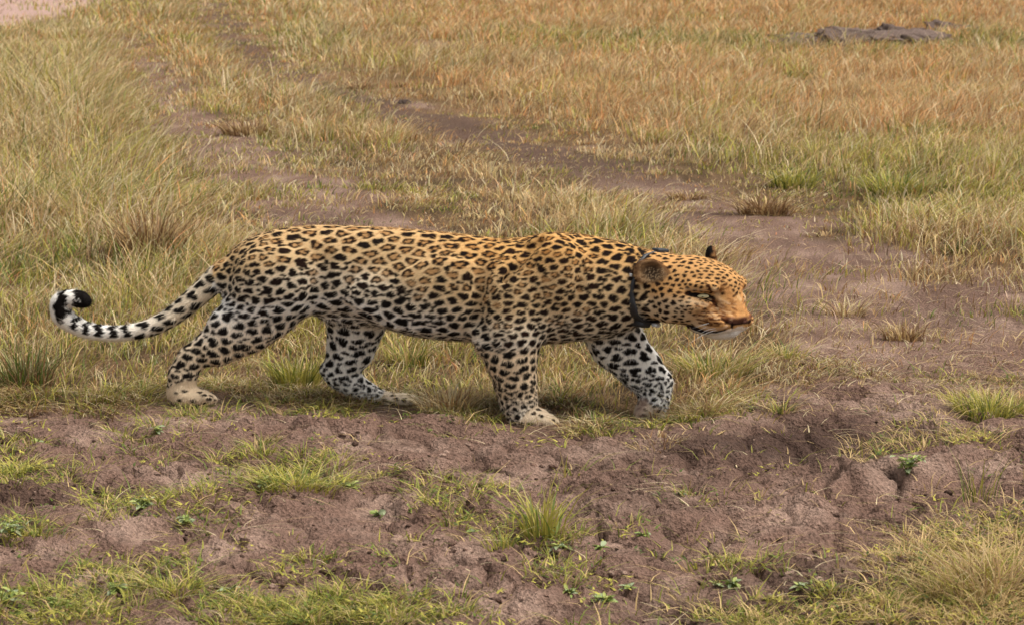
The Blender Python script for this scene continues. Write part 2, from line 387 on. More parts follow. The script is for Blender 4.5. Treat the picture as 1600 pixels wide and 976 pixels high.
def sculpt(pts, r, off, k, op, mirror=True):
    """press a groove (carve) or a ridge (union) along a line on the face; off: how far its axis lies outside the skin"""
    Q = []
    for p in pts:
        c = hit(*p)
        if c is None: continue
        g = np.array([sample(c+e)[0]-sample(c-e)[0] for e in np.eye(3)*2.0]); g /= np.linalg.norm(g)+1e-9
        Q.append(c+g*off)
    sets = [Q]+([[hp(x, -y, z) for x, y, z in (head_local(q) for q in Q)]] if mirror else [])
    for S_ in sets:
        if len(S_) == 1: S_ = [S_[0], S_[0]+0.01]
        chain([(*q, r) for q in S_], k, 1.0, op=op, inner=2)
sculpt([(1078, 446), (1098, 446), (1114, 452)], 5.5, -2.2, 7, union)
sculpt([(1076, 479), (1094, 482), (1106, 481)], 6.5, -3.4, 8, union)
sculpt([(1098, 494), (1114, 498), (1126, 504)], 8, -4.0, 6, union)
sculpt([(1010, 478), (1022, 492), (1040, 498)], 9, -4.5, 8, union)
sculpt([(1140, 497), (1150, 496), (1160, 496)], 5, -1.6, 4, union, False)
sculpt([(1116, 476), (1106, 488), (1094, 497)], 3.2, 1.0, 7, carve)
sculpt([(1074, 459), (1088, 461), (1101, 464), (1113, 468)], 4.2, 1.4, 4, carve)
sculpt([(1118, 470), (1124, 480)], 3.0, 1.0, 5, carve)
sculpt([(1130, 500), (1136, 504)], 2.6, 0.2, 2.5, carve)
sculpt([(1078, 508), (1092, 514), (1106, 518), (1122, 518), (1134, 515), (1143, 511)], 2.0, 0.3, 2.5, carve)
sculpt([(1144, 505), (1144, 512)], 1.6, 0.4, 2, carve, False)

def surface_nets(F):
    ins = F < 0
    c = np.zeros(tuple(n-1 for n in F.shape), np.uint8)
    offs = [(i, j, k) for i in (0, 1) for j in (0, 1) for k in (0, 1)]
    sl_ = lambda o, n: slice(o, n-1+o)
    for o in offs: c += ins[sl_(o[0], F.shape[0]), sl_(o[1], F.shape[1]), sl_(o[2], F.shape[2])]
    act = np.argwhere((c > 0) & (c < 8))
    vid = np.full(c.shape, -1, np.int32); vid[act[:, 0], act[:, 1], act[:, 2]] = np.arange(len(act))
    val = np.stack([F[act[:, 0]+o[0], act[:, 1]+o[1], act[:, 2]+o[2]] for o in offs], 1).astype(float)
    acc = np.zeros((len(act), 3)); cnt = np.zeros(len(act))
    for a in range(8):
        for b in range(a+1, 8):
            df = np.abs(np.array(offs[a])-offs[b])
            if df.sum() != 1: continue
            m = (val[:, a] < 0) != (val[:, b] < 0)
            t = np.where(m, val[:, a]/(val[:, a]-val[:, b]+1e-12), 0)
            p = np.array(offs[a])+t[:, None]*(np.array(offs[b])-np.array(offs[a]))
            acc += np.where(m[:, None], p, 0); cnt += m
    pos = act+acc/cnt[:, None]
    V = np.stack([np.interp(pos[:, i], np.arange(len(g)), g) for i, g in enumerate((gu, gw, gv))], 1)
    Q = []
    for ax in range(3):
        s0 = [slice(None)]*3; s1 = [slice(None)]*3; s0[ax] = slice(None, -1); s1[ax] = slice(1, None)
        ch = np.argwhere(ins[tuple(s0)] != ins[tuple(s1)])
        o1, o2 = [i for i in range(3) if i != ax]
        ch = ch[(ch[:, o1] > 0) & (ch[:, o2] > 0) & (ch[:, o1] < F.shape[o1]-1) & (ch[:, o2] < F.shape[o2]-1)]
        q = []
        for da, db in ((-1, -1), (0, -1), (0, 0), (-1, 0)):
            e = ch.copy(); e[:, o1] += da; e[:, o2] += db; q.append(vid[e[:, 0], e[:, 1], e[:, 2]])
        q = np.stack(q, 1); inside0 = ins[ch[:, 0], ch[:, 1], ch[:, 2]]
        if ax == 1: inside0 = ~inside0
        q[~inside0] = q[~inside0][:, ::-1]
        Q.append(q)
    return V, np.concatenate(Q)
BV, BQ = surface_nets(FLD)
BQ = BQ[(BQ >= 0).all(1)]
def scatter_add(n, i, v): return np.stack([np.bincount(i, v[:, k], n) for k in range(3)], 1)
ED = np.concatenate([BQ[:, [0, 1]], BQ[:, [1, 2]], BQ[:, [2, 3]], BQ[:, [3, 0]]])
deg = np.bincount(ED[:, 0], minlength=len(BV))+np.bincount(ED[:, 1], minlength=len(BV))
def lap(v): return (scatter_add(len(v), ED[:, 0], v[ED[:, 1]])+scatter_add(len(v), ED[:, 1], v[ED[:, 0]]))/np.maximum(deg, 1)[:, None]-v
for it in range(3):
    BV = BV+0.5*lap(BV); BV = BV-0.52*lap(BV)
def normals(V, Q):
    n = np.cross(V[Q[:, 2]]-V[Q[:, 0]], V[Q[:, 3]]-V[Q[:, 1]])
    N = np.zeros_like(V)
    for k in range(4): N += scatter_add(len(V), Q[:, k], n)
    return N/(np.linalg.norm(N, axis=1, keepdims=True)+1e-9)
BN = normals(BV, BQ)
# make the normals point outwards (model space has w down: orientation is mirrored in world space)
flip = (sample(BV+BN*3)-sample(BV-BN*3)).mean() < 0
if flip: BN = -BN
# world orientation check
tri = to_world(BV[BQ[:2000]]); fn = np.cross(tri[:, 1]-tri[:, 0], tri[:, 2]-tri[:, 0])
nw = BN[BQ[:2000, 0]]*np.array([1, -1, -1]); nw = np.stack([nw[:, 0], nw[:, 2], nw[:, 1]], 1)
if (fn*nw).sum() < 0: BQ = BQ[:, ::-1]
print('leopard mesh', len(BV), len(BQ), round(time.time()-T0, 1))

# ---- coat colours
U_, W_, V_ = BV.T
hx, hy, hz = head_local(BV)
topw = pchip(U_, TR[:, 0], tm[:, 0]); botw = pchip(U_, TR[:, 0], tm[:, 1])
rel = np.clip((W_-topw)/(botw-topw), -0.2, 3.0)                 # 0 along the spine, 1 along the belly line
ORANGE = srgb(205, 157, 95); TAN = srgb(208, 177, 132); PALE = srgb(220, 203, 176); WHITE = srgb(238, 232, 222); BLACK = np.array([0.010, 0.008, 0.007])
DARKB = srgb(52, 28, 16); RUST = srgb(174, 122, 74)
front = smooth(560, 800, U_)
C = np.zeros((len(BV), 3))
def mix(a, b, t): return a+(b-a)*np.asarray(t)[..., None]
back = mix(mix(TAN, ORANGE, 0.25*np.ones(len(BV))), np.broadcast_to(ORANGE, C.shape), front*0.8+0.1)
C = mix(back, np.broadcast_to(TAN, C.shape), smooth(0.08, 0.45, rel+0.12*(1-front)))
C = mix(C, np.broadcast_to(PALE, C.shape), smooth(0.40, 0.72, rel+0.14*(1-front)-0.16*front))
C = mix(C, np.broadcast_to(WHITE, C.shape), smooth(0.64, 0.84, rel-0.2*smooth(680, 750, U_))*(1-0.75*smooth(-10, 20, V_-vaxis(U_))*smooth(520, 545, W_)))
C = mix(C, np.broadcast_to(srgb(222, 186, 138), C.shape), 0.55*smooth(-5, 25, V_-vaxis(U_))*smooth(520, 545, W_)*smooth(640, 600, W_)*(U_ > 700))
C = mix(C, np.broadcast_to(srgb(222, 190, 146), C.shape), 0.45*smooth(-5, 25, V_-vaxis(U_))*smooth(480, 520, W_)*(U_ < 480)*(~((U_ < 336) & (W_ < 540) & (V_ < 5))))
far_in = (BN[:, 2] < -0.2)
tail = (U_ < 336) & (W_ < 540) & (V_ < 5)
TAILP = np.array([T(*p[:3]) for p in TAIL]); tseg = np.concatenate([[0], np.cumsum(np.linalg.norm(np.diff(TAILP, axis=0), axis=1))])
tailw = np.where(tail)[0]; tk = np.argmin(((BV[tailw][:, None]-TAILP[None])**2).sum(2), 1)
TS = np.zeros(len(BV)); TS[tailw] = tseg[tk]+((BV[tailw]-TAILP[tk])*np.gradient(TAILP, axis=0)[tk]).sum(1)/np.linalg.norm(np.gradient(TAILP, axis=0)[tk], axis=1)
C = np.where(tail[:, None], mix(np.broadcast_to(PALE, C.shape), np.broadcast_to(WHITE, C.shape), smooth(290, 150, U_)), C)
headm = smooth(995, 1020, U_)*smooth(530, 512, W_)*smooth(-30, -8, hx+0.0*hy+20)
HCOL = mix(np.broadcast_to(srgb(196, 148, 94), C.shape), np.broadcast_to(RUST, C.shape), 0.5*smooth(42, 62, hx)*smooth(-6, -24, hz)*smooth(-50, -40, hz))
HCOL = mix(HCOL, np.broadcast_to(srgb(200, 172, 136), C.shape), smooth(2, -18, hz)*smooth(58, 38, hx))
HCOL = mix(HCOL, np.broadcast_to(srgb(222, 216, 206), C.shape), smooth(-53, -61, hz)*smooth(28, 40, hx))
C = mix(C, HCOL, headm)
# paws: pale and plain
def near_pt(u, w, v, r): 
    p = T(u, w, v); return np.sqrt(((U_-p[0])/1.3)**2+(W_-p[1])**2+((V_-p[2])*0.8)**2) < r
pawm = near_pt(1008, 645, VF_F+12, 24) | near_pt(300, 622, VN_H, 34) | near_pt(632, 627, VF_H, 30) | near_pt(845, 660, VN_F, 32)
toe = smooth(-22, -4, (W_-T(845, 668, VN_F)[1]))*(np.abs(V_-VN_F) < 32)*(U_ > 750)*(U_ < 900)
C = mix(C, np.broadcast_to(srgb(206, 182, 150), C.shape), np.where(pawm, 0.75, 0)*1.0)
base_noise = rng.normal(0, 0.035, len(BV))
C = C*(1+base_noise[:, None])
BASEC = C.copy()

# ---- spots: scattered over the coat with spacing, size and kind by region
order = np.argsort(U_); Us = U_[order]
SPOTD = np.full(len(BV), 99.0)            # distance to the nearest spot edge, in spot radii
def neighbours(c, r):
    a, b = np.searchsorted(Us, c[0]-r*1.65), np.searchsorted(Us, c[0]+r*1.65)
    ix = order[a:b]; D = (BV[ix]-c)/np.array([1.6, 1, 1]); d2 = (D**2).sum(1); m = d2 < r*r
    return ix[m], D[m], np.sqrt(d2[m])
def region(i):
    """spacing, kind (0 solid, 1 rosette, 2 fleck), shade"""
    u, w, r = U_[i], W_[i], rel[i]
    if tail[i]: return (13.5, 0, 0)
    if headm[i] > 0.5: return (5.4 if hx[i] > 30 else 7.4, 2, 0.5)
    if pawm[i]: return (7.0, 2, 0.3)
    if r > 1.0:
        low = smooth(560, 625, w)
        if V_[i] < vaxis(u)-4: return (15.5*(1-low)+8.5*low, 4, 0.0)
        return (12.2*(1-low)+7.2*low, 0, 0.05)
    if u > 930: return (11.2, 0, 0.5)
    if u > 770: return (9.9 if 0.25 < r < 0.85 else 10.8, 3 if r < 0.8 else 0, 0.8)
    if u < 430: return (11.0, 0 if r > 0.35 else 3, 0.25)
    if r < 0.36: return (13.6, 1 if rng.random() < 0.75 else 0, 0.6)
    if r < 0.58: return (11.8, 3, 0.4)
    if r < 0.8: return (11.4, 0, 0.1)
    return (13.5, 0, 0.0)
cand = rng.permutation(len(BV)); blocked = np.zeros(len(BV), bool); free_d = np.full(len(BV), 99.0)
spots = []
for i in cand:
    if blocked[i]: continue
    sp, kind, shade = region(i)
    ix, D, d = neighbours(BV[i], sp*1.02)
    ok = (BN[ix]@BN[i]) > -0.2
    blocked[ix[ok]] = True
    spots.append((i, sp, kind, shade))
SPN = {i: k for k, (i, *_) in enumerate(spots)}
D1 = np.full(len(BV), 99.0); D2 = np.full(len(BV), 99.0); OWN = np.full(len(BV), -1)
for k, (i, sp, kind, shade) in enumerate(spots):
    ix, D, dd = neighbours(BV[i], sp*1.7); ok = (BN[ix]@BN[i]) > -0.1; ix, dd = ix[ok], dd[ok]
    closer = dd < D1[ix]
    D2[ix] = np.where(closer, D1[ix], np.minimum(D2[ix], dd)); OWN[ix] = np.where(closer, k, OWN[ix]); D1[ix] = np.where(closer, dd, D1[ix])
def paint_spot(i, R, kind, shade, stretch=1.0):
    c = BV[i]; ix, D, d = neighbours(c, R*2.2)
    nn = BN[i]; ok = (BN[ix]@nn) > 0.0
    ix, D, d = ix[ok], D[ok], d[ok]
    t1 = np.array([1.0, 0, 0])-nn*nn[0]; t1 /= np.linalg.norm(t1)+1e-6; t2 = np.cross(nn, t1)
    x = D@t1; y = D@t2; ph = np.arctan2(y, x); r = np.hypot(x/stretch, y)
    p = rng.random(4)*6.28
    Rr = R*(1+0.24*np.cos(2*ph+p[0])+0.17*np.cos(3*ph+p[1])+0.09*np.cos(5*ph+p[2]))
    q = r-Rr; soft = 0.9
    if i in SPN:
        gp = 0.075*R*2+0.5
        q = np.maximum(q, np.where(OWN[ix] == SPN[i], gp-(D2[ix]-D1[ix])/2, gp+(D1[ix] < d-1e-6)*3))
    a = smooth(soft, -soft, q)
    dark = mix(BLACK, DARKB, 0.6*shade*rng.uniform(0.2, 1.0)*np.ones(len(ix)))
    if kind == 1:
        nb = rng.integers(2, 5); ga = rng.random()*6.28
        ring_in = Rr*rng.uniform(0.22, 0.44)
        hole = smooth(0.9, -0.9, r-ring_in)
        gap = smooth(0.55, 0.85, np.cos(nb*ph+ga)+0.35*np.cos(ph+p[3]))*smooth(0.3, 0.75, r/Rr)
        centre = BASEC[ix]*np.array([0.62, 0.48, 0.36])
        C[ix] = mix(C[ix], centre, a*0.85)
        a = a*(1-hole)*(1-gap)
    C[ix] = C[ix]*(1-a[:, None])+dark*a[:, None]
    free_d[ix] = np.minimum(free_d[ix], q)
for i, sp, kind, shade in spots:
    if headm[i] > 0.5 and (hx[i] > 56 and hz[i] < -4 or hx[i] > 40 and hz[i] < -34): continue
    if pawm[i] and rng.random() < 0.35: continue
    k = kind
    if tail[i] and TS[i] > tseg[-1]-182: continue
    if kind == 3: k = 1 if rng.random() < 0.35 else 0
    f = {0: 0.57, 1: 0.63, 2: 0.45, 4: 0.44}[k]
    paint_spot(i, sp*f*rng.uniform(0.74, 1.16), k, shade, rng.uniform(0.95, 1.25))
# fillers in the wider gaps
for i in rng.permutation(len(BV)):
    if tail[i] or headm[i] > 0.5 or pawm[i]: continue
    sp = region(i)[0]
    if free_d[i] > sp*0.36:
        paint_spot(i, sp*rng.uniform(0.20, 0.27), 0, 0.4, 1.2)
print('spots', len(spots), round(time.time()-T0, 1))

# ---- markings drawn along lines on the near side, mirrored on the head
def seg_dist(P, a, b):
    ab = b-a; t = np.clip(((P-a)@ab)/max(ab@ab, 1e-6), 0, 1)
    return np.linalg.norm((P-a-t[:, None]*ab)/np.array([1.35, 1, 1]), axis=1)
def stroke(pts, r, col, mirror=True, soft=0.9, alpha=1.0, rt=None):
    P = [hit(*p) for p in pts]; P = [p for p in P if p is not None]
    if not P: return
    sets = [P]
    if mirror:
        Q = []
        for p in P:
            x, y, z = head_local(p); Q.append(hp(x, -y, z))
        sets.append(Q)
    for S in sets:
        if len(S) == 1: S = [S[0], S[0]+1e-3]
        A = np.array(S); m = np.where((np.abs(BV-A.mean(0)) < np.ptp(A, axis=0)/2+r*2+6).all(1))[0]
        n = len(S)-1
        a = np.zeros(len(m))
        for k in range(n):
            rr = r if rt is None else r+(rt-r)*(k+0.5)/n
            a = np.maximum(a, smooth(rr+soft, rr-soft, seg_dist(BV[m], S[k], S[k+1])))
        a = (a*alpha)[:, None]; C[m] = C[m]*(1-a)+np.asarray(col)*a
earc = srgb(128, 98, 68)
# inside and back of the ears
for s in (1, -1):
    n = np.array([0.72, 0.62*s, 0.10]); n /= np.linalg.norm(n); t = np.cross((0, 0, 1), n); t /= np.linalg.norm(t); b = np.cross(n, t)
    q = np.stack([hx+6, hy-47, hz-29] if s > 0 else [hx+2, hy+50, hz-39], 1); qn, qt, qb = q@n, q@t, q@b
    rr = np.sqrt((qt/17)**2+(qb/20)**2)+0.10*np.sin(3*np.arctan2(qb, qt)+1); ear = (rr < 1.15) & (np.abs(qn) < 13) & (hz > 12) & (hy*s > 36)
    inner = ear & (qn > -5)
    wgt = np.where(inner, smooth(1.05, 0.85, rr)*0.85, 0)[:, None]
    C[:] = C*(1-wgt)+(earc*(0.85+0.3*rng.random((len(BV), 1))))*wgt
    w2 = np.where(inner, 0.9*smooth(1.0, 0.25, np.sqrt(((qt+(3 if s > 0 else -3))/15)**2+((qb+3)/22)**2)), 0)[:, None]
    C[:] = C*(1-w2)+np.array([0.012, 0.009, 0.008])*w2
    wr = np.where(ear & (qb > -4), smooth(0.74, 0.9, rr)*smooth(1.15, 1.02, rr), 0)[:, None]*0.75
    C[:] = C*(1-wr)+srgb(84, 56, 36)*wr
    hair = np.where(inner & (qb < 6) & (rng.random(len(BV)) < 0.28), smooth(1.0, 0.6, rr)*0.45, 0)[:, None]
    C[:] = C*(1-hair)+srgb(190, 160, 122)*hair
    w3 = np.where(ear & (qn < (-3 if s > 0 else 1)), smooth(1.1, 0.95, rr), 0)[:, None]
    C[:] = C*(1-w3)+BLACK*w3
BROWN = srgb(58, 30, 18); LIP = np.array([0.014, 0.010, 0.010])
stroke([(1074, 459), (1086, 461), (1100, 463), (1111, 467)], 3.0, BLACK, rt=6.0)
stroke([(1062, 457), (1074, 459)], 1.6, BROWN)
stroke([(1112, 467), (1118, 476), (1122, 484)], 3.4, srgb(36, 20, 14), rt=1.4)
stroke([(1072, 452), (1088, 452), (1103, 454)], 1.6, srgb(214, 182, 142), alpha=0.6, soft=1.6)
stroke([(1078, 470), (1092, 474), (1104, 477)], 2.4, srgb(216, 188, 150), alpha=0.55, soft=2.2)
stroke([(1121, 463), (1125, 470), (1127, 477)], 3.0, srgb(206, 170, 128), alpha=0.6, soft=2.5)
stroke([(1108, 449), (1112, 456)], 1.8, BROWN)
stroke([(1128, 448), (1124, 456)], 2.4, srgb(120, 72, 36), alpha=0.7)
for k, ln in enumerate(([(1090, 499), (1106, 503), (1122, 504)], [(1092, 504), (1108, 508), (1124, 508)], [(1098, 494), (1112, 498), (1124, 499)])):
    stroke(ln, 1.15, srgb(66, 32, 20))
stroke([(1076, 508), (1090, 513), (1104, 518), (1118, 519), (1132, 515), (1143, 510)], 2.4, LIP, rt=1.2)
stroke([(1082, 512), (1094, 517), (1104, 520)], 3.0, LIP)
stroke([(1128, 497), (1136, 502), (1143, 507)], 2.4, srgb(40, 22, 18))
stroke([(1136, 503), (1147, 506), (1158, 504)], 3.0, srgb(40, 24, 20), soft=1.4)
stroke([(1136, 498), (1148, 499), (1163, 498)], 3.0, srgb(104, 66, 54), soft=2.0)
stroke([(1144, 507), (1144, 513)], 1.2, LIP)
stroke([(1141, 501), (1152, 502), (1165, 500)], 3.0, srgb(96, 64, 54), mirror=False, soft=1.6, alpha=0.9)
stroke([(1144, 496), (1156, 495)], 1.6, srgb(168, 122, 100), mirror=False, soft=1.5, alpha=0.7)
stroke([(1136, 452), (1143, 468), (1149, 484), (1152, 493)], 5, srgb(198, 142, 86), soft=4, alpha=0.75)
stroke([(1128, 480), (1131, 490), (1132, 497)], 3, srgb(128, 80, 48), soft=3, alpha=0.7)
stroke([(1146, 463), (1151, 459)], 1.8, srgb(60, 34, 22), mirror=False, alpha=0.85)
stroke([(1154, 464), (1157, 468)], 2.6, srgb(214, 180, 134), mirror=False, soft=1.8, alpha=0.5)
stroke([(1103, 443), (1108, 449), (1113, 457)], 1.7, BROWN, alpha=0.8)
stroke([(1116, 452), (1121, 458)], 3.0, srgb(218, 184, 140), soft=2, alpha=0.7)
stroke([(1088, 487), (1104, 490), (1118, 490)], 4.5, srgb(200, 158, 108), soft=4, alpha=0.6)
for yy in (440, 446, 452): stroke([(1124+(yy-440)*0.6, yy), (1132+(yy-440)*0.6, yy-4)], 1.1, srgb(92, 54, 30), alpha=0.7)
stroke([(1138, 517), (1148, 514), (1158, 511)], 2.6, srgb(226, 214, 198), soft=1.5, alpha=0.9)
for yy, xs_ in ((488, (1100, 1110, 1120)), (493, (1096, 1106, 1117, 1127)), (499, (1092, 1102, 1113, 1124, 1132)), (505, (1098, 1109, 1120, 1130))):
    for xx in xs_: stroke([(xx-3.5, yy-0.5), (xx+3.5, yy+0.8)], 1.4, srgb(60, 30, 18), alpha=0.95)
for _ in range(130):
    xx, yy = rng.uniform(1085, 1150), rng.uniform(466, 500)
    stroke([(xx-2, yy), (xx+2, yy+1)], 0.9, srgb(104, 60, 34) if rng.random() < .65 else srgb(214, 176, 132), alpha=0.6)
stroke([(1100, 511), (1118, 514), (1134, 511)], 3.0, srgb(206, 176, 146), soft=2.0, alpha=0.7)
stroke([(1092, 523), (1110, 526), (1130, 524)], 5, srgb(236, 232, 226), soft=2)
for ln_ in ([(850, 650), (862, 654), (868, 662)], [(838, 655), (850, 659), (856, 666)], [(326, 618), (333, 622), (335, 628)], [(316, 620), (324, 624), (326, 629)], [(640, 620), (648, 624), (650, 631)],
            [(1002, 638), (998, 646)], [(1012, 640), (1009, 650)], [(1022, 640), (1021, 652)]):
    stroke(ln_, 0.9, srgb(96, 76, 60), mirror=False, alpha=0.7)
stroke([(1004, 630), (996, 642)], 9, srgb(176, 146, 128), mirror=False, soft=4, alpha=0.7)
# dark bands round the end of the tail; the rest of it is spotted
lat = (BV-np.array([0, 0, 0]))[:, 1]
TL = tseg[-1]
wob = 2.6*np.sin(BV[:, 2]*0.33+BV[:, 1]*0.21)+1.8*np.sin(BV[:, 1]*0.9+BV[:, 0]*0.35)+rng.normal(0, 0.8, len(BV))
for s0, s1 in ((TL-18, TL+14), (TL-44, TL-29), (TL-70, TL-52), (TL-92, TL-82), (TL-112, TL-101), (TL-135, TL-121), (TL-157, TL-144), (TL-178, TL-166)):
    q = TS+wob
    a = np.where(tail & (TS > 60), smooth(s0-1, s0+1, q)*smooth(s1+1, s1-1, q), 0)
    # open towards the pale underside
    if s0 < TL-80: a *= smooth(6.5, 4.0, np.interp(TS, tseg, TAILP[:, 1])*0+(BV[:, 1]-np.interp(TS, tseg, TAILP[:, 1])))
    else: a *= smooth(7.5, 5.5, -(BV[:, 0]-np.interp(TS, tseg, TAILP[:, 0]))) if s0 > TL-100 and s0 < TL-40 else 1.0
    C[:] = C*(1-a[:, None])+BLACK*a[:, None]
COAT = C

# ------------------------------------------------------------------ ground the paws stand on
for (u, w, v, r) in ((305, 631, VN_H, .16), (625, 633, VF_H, .16), (835, 667, VN_F, .17), (1012, 657, VF_F+10, .16)):
    p = to_world(T(u, w, v)); FEET.append((p[0], p[1], p[2]+0.004, r))
print('feet', [tuple(round(a, 3) for a in f) for f in FEET])

# ------------------------------------------------------------------ ground sheet
ys = np.concatenate([np.linspace(-40, 4.5, 14)[:-1], np.linspace(4.5, 5.8, 30)[:-1], np.arange(5.8, 10.2, 0.0118), 10.2*np.exp(np.linspace(0, math.log(900/10.2), 300))[1:]])
xs_f = np.arange(-2.5, 2.5, 0.0122); g = 2.5*np.exp(np.linspace(0, math.log(600/2.5), 90))[1:]
xs = np.concatenate([-g[::-1], xs_f, g])
X, Y = np.meshgrid(xs, ys)
xf, yf = X.ravel(), Y.ravel()
H, S, MUD, CRK, PATCH = terrain(xf, yf)
PXg, PYg = project(xf, yf, H)
n1 = fbm(xf*3, yf*2.6, 4, 30); n2 = fbm(xf*14, yf*11, 3, 33); n3 = fbm(xf*0.9, yf*1.2, 3, 36)
SOILA, SOILB, SOILC, SOIL_DARK = srgb(126, 99, 85), srgb(162, 134, 117), srgb(94, 73, 62), srgb(52, 39, 34)
sc = mix(np.broadcast_to(SOILA, (len(xf), 3)), np.broadcast_to(SOILB, (len(xf), 3)), smooth(-0.15, 0.5, n1+0.3*n2))
sc = mix(sc, np.broadcast_to(SOILC, sc.shape), smooth(0.0, 0.6, n3-0.3*n2))
dark_soil = 0.35*np.exp(-blob(PXg, PYg, 1300, 690, 190, 44, -6))+0.25*np.exp(-blob(PXg, PYg, 1050, 700, 260, 34))+0.6*CRK  # darker soil in the hollow, the cracks and a patch below the forepaws
sc = mix(sc, np.broadcast_to(SOIL_DARK, sc.shape), np.clip(dark_soil*MUD+0.35*smooth(0.1, 0.5, n2)*MUD, 0, 1))
roadm = smooth(1.2, 0.8, strip(PXg, PYg, ROAD))*(yf > 20)
rutb = smooth(1.5, 0.8, strip(PXg, PYg, RUTS[1])+0.5*n1)*smooth(320, 250, PYg)
sc = mix(sc, np.broadcast_to(SOILC*0.9, sc.shape), rutb*0.8)
sc = mix(sc, np.broadcast_to(srgb(184, 152, 138), sc.shape), roadm)
thatch = mix(np.broadcast_to(srgb(112, 88, 64), sc.shape), np.broadcast_to(srgb(78, 62, 44), sc.shape), smooth(-0.2, 0.3, n1+0.6*n2))
far = smooth(13, 30, yf)[:, None]
thatch = thatch*(1-far)+mix(np.broadcast_to(srgb(138, 106, 74), sc.shape), np.broadcast_to(srgb(112, 94, 62), sc.shape), smooth(-0.3, 0.4, n3))*far
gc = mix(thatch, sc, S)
nx, ny = len(xs), len(ys)
i = (np.arange(ny-1)[:, None]*nx+np.arange(nx-1)[None, :]).ravel()
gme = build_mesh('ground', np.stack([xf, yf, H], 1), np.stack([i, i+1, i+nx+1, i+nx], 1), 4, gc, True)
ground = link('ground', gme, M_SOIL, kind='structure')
def gz(x, y): return terrain(np.asarray(x, float), np.asarray(y, float))[0]
print('ground', len(xf), round(time.time()-T0, 1))

# ------------------------------------------------------------------ grass
G_STRAW, G_PALE, G_ORANGE = srgb(200, 170, 118), srgb(218, 198, 156), srgb(208, 154, 98)
G_GREEN, G_YEL, G_BROWN, G_DEEP = srgb(104, 118, 50), srgb(172, 162, 74), srgb(142, 108, 74), srgb(80, 90, 46)
def blades(P, h, lean, bend, width, cols, seg=3, tipc=None):
    """P (n,3) roots; lean (n,2) horizontal offset of the tip over the height; bend: droop"""
    n = len(P); ts = np.linspace(0, 1, seg+1)
    side = np.stack([-lean[:, 1], lean[:, 0]], 1); side = side/(np.linalg.norm(side, axis=1, keepdims=True)+1e-6)
    fa = rng.normal(0, 0.6, n); ca, sa = np.cos(fa), np.sin(fa)
    side = np.stack([side[:, 0]*ca-side[:, 1]*sa, side[:, 0]*sa+side[:, 1]*ca], 1)
    VV = []; CC = []
    for k, t in enumerate(ts):
        f = t**1.7
        ctr = np.stack([P[:, 0]+lean[:, 0]*h*f, P[:, 1]+lean[:, 1]*h*f, P[:, 2]+h*(t-bend*t**3)], 1)
        wd = width*(1-t**2.2)*0.5+(0.06*width if k == seg else 0)
        c = cols if tipc is None else cols+(tipc-cols)*t**2
        if k == seg: VV.append(ctr[:, None]); CC.append(c[:, None])
        else:
            o = np.concatenate([side*wd[:, None], np.zeros((n, 1))], 1)
            VV.append(np.stack([ctr-o, ctr+o], 1)); CC.append(np.stack([c, c], 1))
    V = np.concatenate(VV, 1); Cc = np.concatenate(CC, 1); m = V.shape[1]
    f = []
    for k in range(seg-1): f += [(2*k, 2*k+1, 2*k+3), (2*k, 2*k+3, 2*k+2)]
    f.append((2*seg-2, 2*seg-1, 2*seg))
    F = (np.arange(n)*m)[:, None, None]+np.array(f)[None]
    return V.reshape(-1, 3), F.reshape(-1, 3), np.clip(Cc.reshape(-1, 3), 0.004, 0.9)
def hue(px, py, n, n2):
    """mean blade colour over the field: weights for straw, pale, orange, yellow-green, green, brown"""
    one = np.ones_like(px)
    right = smooth(560, 760, px)*smooth(250, 190, py)
    left = smooth(640, 420, px)*smooth(420, 330, py)
    w = {}
    w['orange'] = 0.10+0.9*right*smooth(-0.5, 0.3, n)+0.9*np.exp(-blob(px, py, 250, 85, 100, 55, 20))+0.5*smooth(70, 30, py)*smooth(300, 420, px)+0.5*np.exp(-blob(px, py, 420, 170, 90, 30, 15))
    w['straw'] = 0.75*one+0.4*right
    w['pale'] = 0.22+0.35*left
    band = np.exp(-((py-72)/16)**2)*smooth(650, 800, px)
    w['yel'] = 0.9*smooth(-0.1, 0.4, n2)+0.9*smooth(200, 260, py)*smooth(420, 340, py)*smooth(1000, 1200, px)+0.4*left+0.55*smooth(380, 430, py)*smooth(1100, 950, px)+0.5*band
    w['green'] = 0.75*smooth(0.05, 0.45, n2)*(1-0.6*right)+0.9*np.exp(-blob(px, py, 1390, 285, 110, 34))+0.5*np.exp(-blob(px, py, 1170, 250, 90, 22))+0.5*np.exp(-blob(px, py, 120, 430, 140, 40))+0.28*smooth(360, 430, py)*smooth(1100, 950, px)+0.8*band+0.35*np.exp(-blob(px, py, 470, 70, 60, 16))+0.25*left
    w['brown'] = 0.15+0.5*np.exp(-blob(px, py, 640, 150, 220, 60, 10))+0.35*smooth(1000, 1150, px)*smooth(300, 360, py)
    return w
NAMES = ['orange', 'straw', 'pale', 'yel', 'green', 'brown']; PAL = np.array([G_ORANGE, G_STRAW, G_PALE, G_YEL, G_GREEN, G_BROWN])
def pick(px, py, x, y, r):
    w = hue(px, py, fbm(x*0.45, y*0.3, 3, 50), fbm(x*1.1, y*0.8, 3, 54)); Wt = np.stack([w[k]*np.ones_like(px) for k in NAMES], 1)
    cum = np.cumsum(Wt, 1); cum /= cum[:, -1:]
    return (r[:, None] > cum).sum(1).clip(0, 5)
